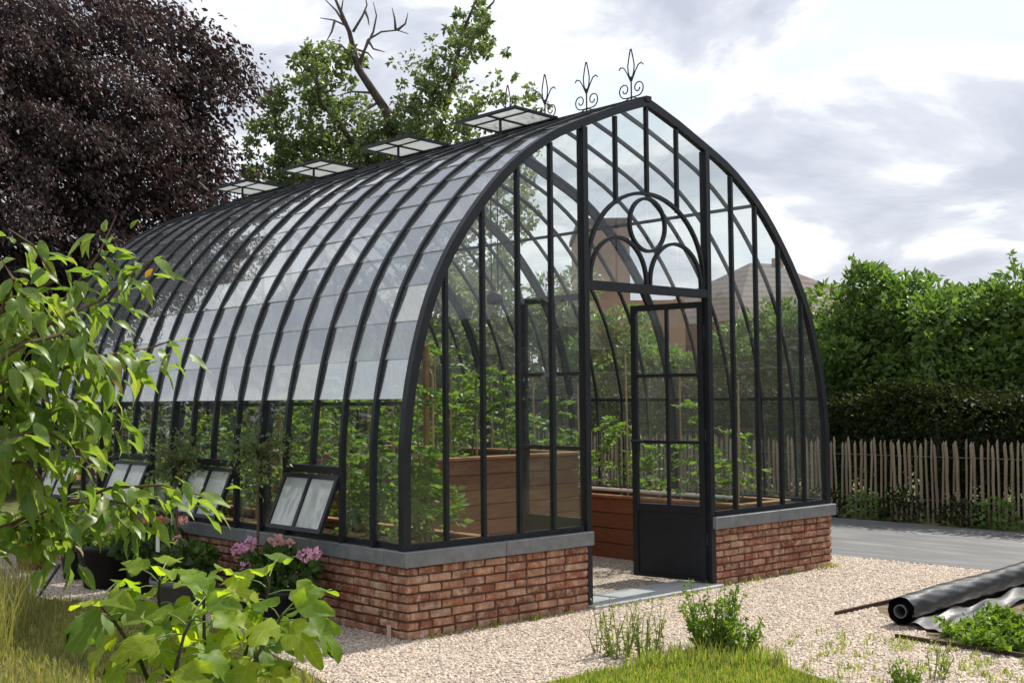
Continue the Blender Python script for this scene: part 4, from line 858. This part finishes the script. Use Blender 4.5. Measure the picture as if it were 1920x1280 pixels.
_wf = np.concatenate([np.stack([RNG.uniform(0.0, 1.7, 26), RNG.uniform(-0.07, -0.02, 26), np.zeros(26)], 1), np.stack([RNG.uniform(3.25, 5.0, 26), RNG.uniform(-0.07, -0.02, 26), np.zeros(26)], 1), np.stack([RNG.uniform(1.8, 3.2, 14), RNG.uniform(-0.14, -0.09, 14), np.zeros(14)], 1)]); _wf = np.repeat(_wf, 8, 0)+RNG.normal(size=(len(_wf)*8, 3))*np.array([0.02, 0.01, 0])
V, F = blades(_wf, 0.05, 0.9, 0.005); tag(obj('wall_foot_grass', npmesh('wall_foot_grass', V, F, L_grass)), 'sparse tufts of grass along the foot of the brick wall', 'grass', kind='stuff')
def weed(px, py, h, r, n, mat, label, stems=9, lsz=0.05, name='weed', group=None, asp=0.4):
    g = ground_at(px, py); t = thing(name, (g.x, g.y, 0), label, 'weed', group); parts = []
    for k in range(stems):
        a = RNG.random()*6.283; L = h*RNG.uniform(0.55, 1.05); e = np.array([g.x+math.cos(a)*r*RNG.random(), g.y+math.sin(a)*r*RNG.random(), L]); b = np.array([g.x+math.cos(a)*r*0.3, g.y+math.sin(a)*r*0.3, -0.01])
        mid = (b+e)/2+RNG.normal(size=3)*0.02; MB().tube([tuple(b), tuple(mid), tuple(e)], [0.004, 0.003, 0.0015], 4).build('stem', M_stem, t)
        q = RNG.random(n)[:, None]**0.8; P = b+(e-b)*q; parts.append(leaves(P, RNG.normal(size=(n, 3))*0.8+np.array([0, 0, 0.35]), lsz*(0.6+0.8*RNG.random(n))*(1.2-0.7*q[:, 0]), asp))
    foliage(parts, mat, t, 'leaves'); return t
weed(1340, 1225, 0.45, 0.27, 28, L_weed, 'bushy green weed growing at the lawn corner by the gravel path', 36, 0.06, asp=0.4)
grass('rough_grass', [(0.3, -1.60), (0.7, -1.55), (1.15, -1.75), (1.2, -2.0), (1.05, -2.3), (0.6, -1.9)], 2600, 0.13, L_grass, 'rough taller grass round the bushy weed on the lawn corner', 0.6, 0.004)
weed(1390, 1235, 0.28, 0.16, 24, L_weed, 'smaller green weed beside the bushy weed on the lawn edge', 12, 0.06)
weed(1160, 1232, 0.36, 0.18, 26, L_paleweed, 'thin pale yellow green weed on the lawn edge facing the brick wall', 18, 0.035)
weed(1215, 1236, 0.40, 0.16, 24, L_paleweed, 'taller wispy pale weed next to the bushy weed', 15, 0.035)
weed(1120, 1225, 0.26, 0.06, 14, L_paleweed, 'single thin stalk of weed at the end of the lawn edging', 3, 0.03)
weed(1760, 1275, 0.26, 0.13, 16, L_paleweed, 'thin weed sprouting from the gravel path before the plastic roll', 9, 0.035)
weed(1700, 1285, 0.14, 0.14, 18, L_weed, 'low green weed in the gravel before the plastic roll', 10, 0.045)
for k, (px, py) in enumerate(((1800, 1195), (1850, 1190), (1900, 1200), (1870, 1172), (1930, 1180), (1830, 1215), (1890, 1225), (1940, 1215), (1960, 1190))):
    weed(px, py, 0.14, 0.18, 22, L_weed, 'low bright green weed clump in the planting bed beside the plastic roll', 12, 0.07, group='weeds in the planting bed', asp=0.5)
for k in range(11):
    yy = -1.5+k*0.62+RNG.uniform(-.15, .15); t = thing('ivy_clump', (9.05, yy, 0), 'dark green ivy clump at the foot of the paling fence', 'plant', 'ivy at the foot of the fence')
    foliage([clump((9.05+RNG.uniform(-.1, .1), yy, 0.12), (0.16, 0.3, RNG.uniform(0.12, 0.32)), 260, 0.06, 0.1, 0.7, 0.8)], L_dark if k % 3 else L_hedge, t)

# ------------------------------------------------------------------ fig in the foreground
def leaf_from_halves(name, half, mid, mat, bend, fold, wave, seed):
    r = random.Random(seed); bm = bmesh.new()
    def shp(x, y): return Vector((x, y, -bend*(y-0.1)**2+fold*abs(x)-0.9*bend*x*x+wave*math.sin(x*9+y*7+seed)*0.5))
    mv = [bm.verts.new(shp(0, y)) for y in mid]
    for sg in (-1, 1):
        hv = [bm.verts.new(shp(sg*x*(1+0.08*r.uniform(-1, 1)), y+0.03*r.uniform(-1, 1))) for x, y in half]
        bm.faces.new(mv+hv[::-1] if sg < 0 else mv[::-1]+hv)
    bmesh.ops.triangulate(bm, faces=bm.faces[:]); bmesh.ops.recalc_face_normals(bm, faces=bm.faces[:])
    ul = bm.loops.layers.uv.new('UVMap')
    for f in bm.faces:
        for l in f.loops: l[ul].uv = (l.vert.co.x+0.5, l.vert.co.y)
    me = bpy.data.meshes.new(name); bm.to_mesh(me); bm.free(); me.materials.append(mat)
    for p in me.polygons: p.use_smooth = True
    return me
FIGH = [(0.16, -0.10), (0.33, -0.06), (0.46, 0.10), (0.47, 0.24), (0.36, 0.32), (0.27, 0.33), (0.37, 0.48), (0.47, 0.64), (0.43, 0.78), (0.32, 0.74), (0.20, 0.58), (0.20, 0.74), (0.21, 0.90), (0.12, 1.04)]
FIGS = [leaf_from_halves('leaf', FIGH, (0.0, 0.2, 0.4, 0.6, 0.8, 1.08), L_fig, 0.30+0.22*(i % 3), (0.30, -0.15, 0.45, 0.1, 0.6)[i % 5], 0.16, i) for i in range(6)]
CHH = [(0.085, 0.06), (0.165, 0.2), (0.205, 0.38), (0.19, 0.55), (0.13, 0.74), (0.055, 0.9)]
CHS = [leaf_from_halves('leaf', CHH, (0.0, 0.2, 0.4, 0.6, 0.8, 1.0), L_cherry, 0.25+0.25*(i % 3), (0.3, 0.5, 0.15, 0.65)[i % 4], 0.09, 20+i) for i in range(7)]
CHT = [leaf_from_halves('leaf', CHH, (0.0, 0.2, 0.4, 0.6, 0.8, 1.0), L_cherry_tip, 0.2, 0.5, 0.05, 40+i) for i in range(2)]
def leafM(p, d, up, size):
    """local +y along d, +z near up"""
    d = Vector(d).normalized(); x = d.cross(Vector(up)); x = x.normalized() if x.length > 1e-3 else d.orthogonal().normalized(); z = x.cross(d)
    return Matrix.Translation(p) @ Matrix(((x.x, d.x, z.x, 0), (x.y, d.y, z.y, 0), (x.z, d.z, z.z, 0), (0, 0, 0, 1))) @ Matrix.Scale(size, 4)
RV, FV = Vector(_R), Vector((_F[0], _F[1], 0)).normalized()
fg = at(400, 1420, 4.7); fg.z = 0
fig = thing('fig_tree', fg, 'young fig tree with big lobed bright green leaves on thin dark stems', 'tree')
rf = random.Random(3)
FIGST = [((330, 1500), (300, 1330), (262, 1235), (215, 1165), (185, 1130)), ((360, 1500), (318, 1280), (300, 1180), (298, 1100), (300, 1085)), ((400, 1500), (385, 1290), (383, 1190), (382, 1120), (385, 1088)), ((450, 1500), (435, 1290), (470, 1200), (500, 1130), (505, 1080)), ((430, 1500), (470, 1300), (480, 1230), (520, 1170), (530, 1150)), ((350, 1500), (330, 1330), (330, 1250), (345, 1190), (360, 1160))]
fdep = [4.55, 4.8, 4.6, 4.75, 4.45, 4.3]; k_ = 0
for s_, dp in zip(FIGST, fdep):
    P = [at(x, y, dp+0.05*rf.uniform(-1, 1)) for x, y in s_]; P[0] = Vector((fg.x+rf.uniform(-.08, .08), fg.y+rf.uniform(-.08, .08), -0.05))
    MB().tube(P, [0.012, 0.009, 0.0075, 0.006, 0.005], 6).build('stem', M_darktwig, fig)
    for i in range(12):
        f = 0.36+0.64*i/11; q = f*(len(P)-1); a = min(int(q), len(P)-2); p = P[a].lerp(P[a+1], q-a)
        az = i*2.4+rf.uniform(-.5, .5); dirv = RV*math.cos(az)+FV*math.sin(az)*0.8+Vector((0, 0, 0.5 if i > 8 else rf.uniform(-0.1, 0.35)))
        pl_ = rf.uniform(0.05, 0.12); e = p+dirv.normalized()*pl_
        MB().tube([p, (p+e)/2+Vector((0, 0, 0.008)), e], [0.003, 0.0025, 0.002], 4).build('leaf_stalk', M_stem, fig)
        ld = dirv.copy(); ld.z = rf.uniform(-0.75, 0.15) if i < 9 else rf.uniform(-0.2, 0.5)
        obj('leaf', FIGS[k_ % 6], fig, None, leafM(e, ld, Vector((rf.uniform(-.5, .5), rf.uniform(-.5, .5), 1))-FV*0.5, rf.uniform(0.105, 0.165) if i < 9 else rf.uniform(0.10, 0.14))); k_ += 1

# ------------------------------------------------------------------ cherry branches reaching in at the side
ct = at(-260, 900, 4.2)
ch = thing('cherry_tree', (ct.x, ct.y, 0), 'young cherry tree with drooping bright green leaves in the foreground', 'tree')
D0 = 4.2
BR = [  # polyline of pixels, distance, leaf count
    (((-250, 1000), (-60, 760), (60, 640), (150, 540), (200, 470), (232, 400)), 4.3, 30),
    (((-250, 900), (-80, 660), (40, 560), (120, 520), (75, 455), (30, 425)), 4.1, 26),
    (((-250, 1000), (-40, 700), (110, 600), (200, 560), (265, 510), (305, 480)), 4.2, 34),
    (((-250, 1050), (-20, 760), (120, 690), (220, 660), (290, 650), (342, 632)), 4.25, 36),
    (((-250, 1000), (-60, 720), (60, 640), (140, 620), (190, 650), (230, 720)), 4.0, 34),
    (((-250, 1050), (0, 830), (100, 770), (170, 740), (210, 760), (235, 800)), 4.1, 34),
    (((-250, 1050), (-60, 860), (30, 820), (90, 800), (150, 830), (185, 870)), 3.95, 30),
    (((-250, 980), (-90, 740), (-20, 640), (20, 570), (40, 520), (15, 480)), 4.0, 26),
    (((-250, 1050), (-70, 820), (0, 720), (60, 690), (100, 720), (110, 770)), 3.9, 30),
    (((-250, 1100), (-80, 900), (10, 870), (60, 860), (90, 890), (100, 930)), 4.0, 26),
    (((-250, 1150), (0, 1020), (120, 950), (220, 910), (320, 905), (405, 928)), 4.3, 44),
    (((-250, 1150), (0, 1010), (120, 945), (200, 930), (250, 940), (290, 985)), 4.2, 36),
    (((-250, 1150), (-20, 1010), (70, 960), (110, 970), (125, 1000), (135, 1040)), 4.15, 26),
    (((-250, 1120), (-90, 1010), (-30, 985), (10, 985), (40, 975), (60, 965)), 4.1, 16),
    (((-250, 1000), (-120, 800), (-30, 780), (20, 770), (60, 780), (80, 830)), 4.05, 26),
    (((-250, 980), (-100, 700), (0, 600), (80, 590), (130, 610), (160, 660)), 4.3, 30)]
rc = random.Random(5); allL = []
tb = MB().tube([(ct.x, ct.y, -0.05), (ct.x+0.02, ct.y, 0.6), (ct.x+0.06, ct.y, 1.3), (ct.x+0.05, ct.y+0.05, 2.2), (ct.x+0.15, ct.y, 2.9)], [0.045, 0.042, 0.035, 0.026, 0.012], 8).build('trunk', M_twig, ch, True)
for pts, dd, nl in BR:
    P = [at(x-14, y+4, dd+0.10*rc.uniform(-1, 1)) for x, y in pts]; P[0] = Vector((ct.x+0.05, ct.y, min(2.4, max(0.7, P[0].z))))
    MB().tube(P, [0.013, 0.010, 0.0075, 0.0055, 0.004, 0.002], 6).build('branch', M_twig, ch)
    for i in range(int(nl*1.55)):
        f = 0.26+0.74*(i+0.5)/(nl*1.55); q = f*(len(P)-1); a = min(int(q), len(P)-2); p = P[a].lerp(P[a+1], q-a); tdir = (P[a+1]-P[a]).normalized()
        az = rc.random()*6.283; sdv_ = RV*math.cos(az)+FV*math.sin(az)
        d = tdir*0.5+sdv_*0.8+Vector((0, 0, rc.uniform(-1.3, 0.15))); tip = f > 0.96
        if tip: d = tdir+sdv_*0.4+Vector((0, 0, 0.3))
        off = sdv_*rc.uniform(0.01, 0.07)+Vector((0, 0, rc.uniform(-0.08, 0.03)))
        allL.append((tip and rc.random() < 0.5, leafM(p+off, d, Vector((rc.uniform(-.6, .6), rc.uniform(-.6, .6), 1)), rc.uniform(0.065, 0.108)*(0.6 if tip else 1))))
rc.shuffle(allL); Vx, Fx, Ux, kx = [], [], [], 0
for i, (tip, M) in enumerate(allL):
    me = rc.choice(CHT) if tip else CHS[i % 7]
    if i < 300: obj('leaf', me, ch, None, M)
    else:
        co = np.empty(len(me.vertices)*3); me.vertices.foreach_get('co', co); A4 = np.array(M); V = co.reshape(-1, 3) @ A4[:3, :3].T+A4[:3, 3]
        tri = np.array([p.vertices[:] for p in me.polygons]); Vx.append(V); Fx.append(tri+kx); kx += len(V); Ux.append(np.stack([co.reshape(-1, 3)[tri.ravel(), 0]+0.5, co.reshape(-1, 3)[tri.ravel(), 1]], 1))
if Vx:
    me = npmesh('more_leaves', np.concatenate(Vx), np.concatenate(Fx), L_cherry); me.uv_layers.new(name='UVMap').data.foreach_set('uv', np.concatenate(Ux).astype(np.float32).ravel())
    tag(obj('more_leaves', me, ch), kind='stuff')
g0 = ground_at(62, 1122); g1 = at(112, 1058, (Vector(CAM)-g0).length*1.0)
o = MB().tube([g0-Vector((0, 0, 0.05)), g1], 0.012, 6).build('garden_stake', M_metal); tag(o, 'thin dark stake leaning in the long grass near the terracotta pot', 'stake')
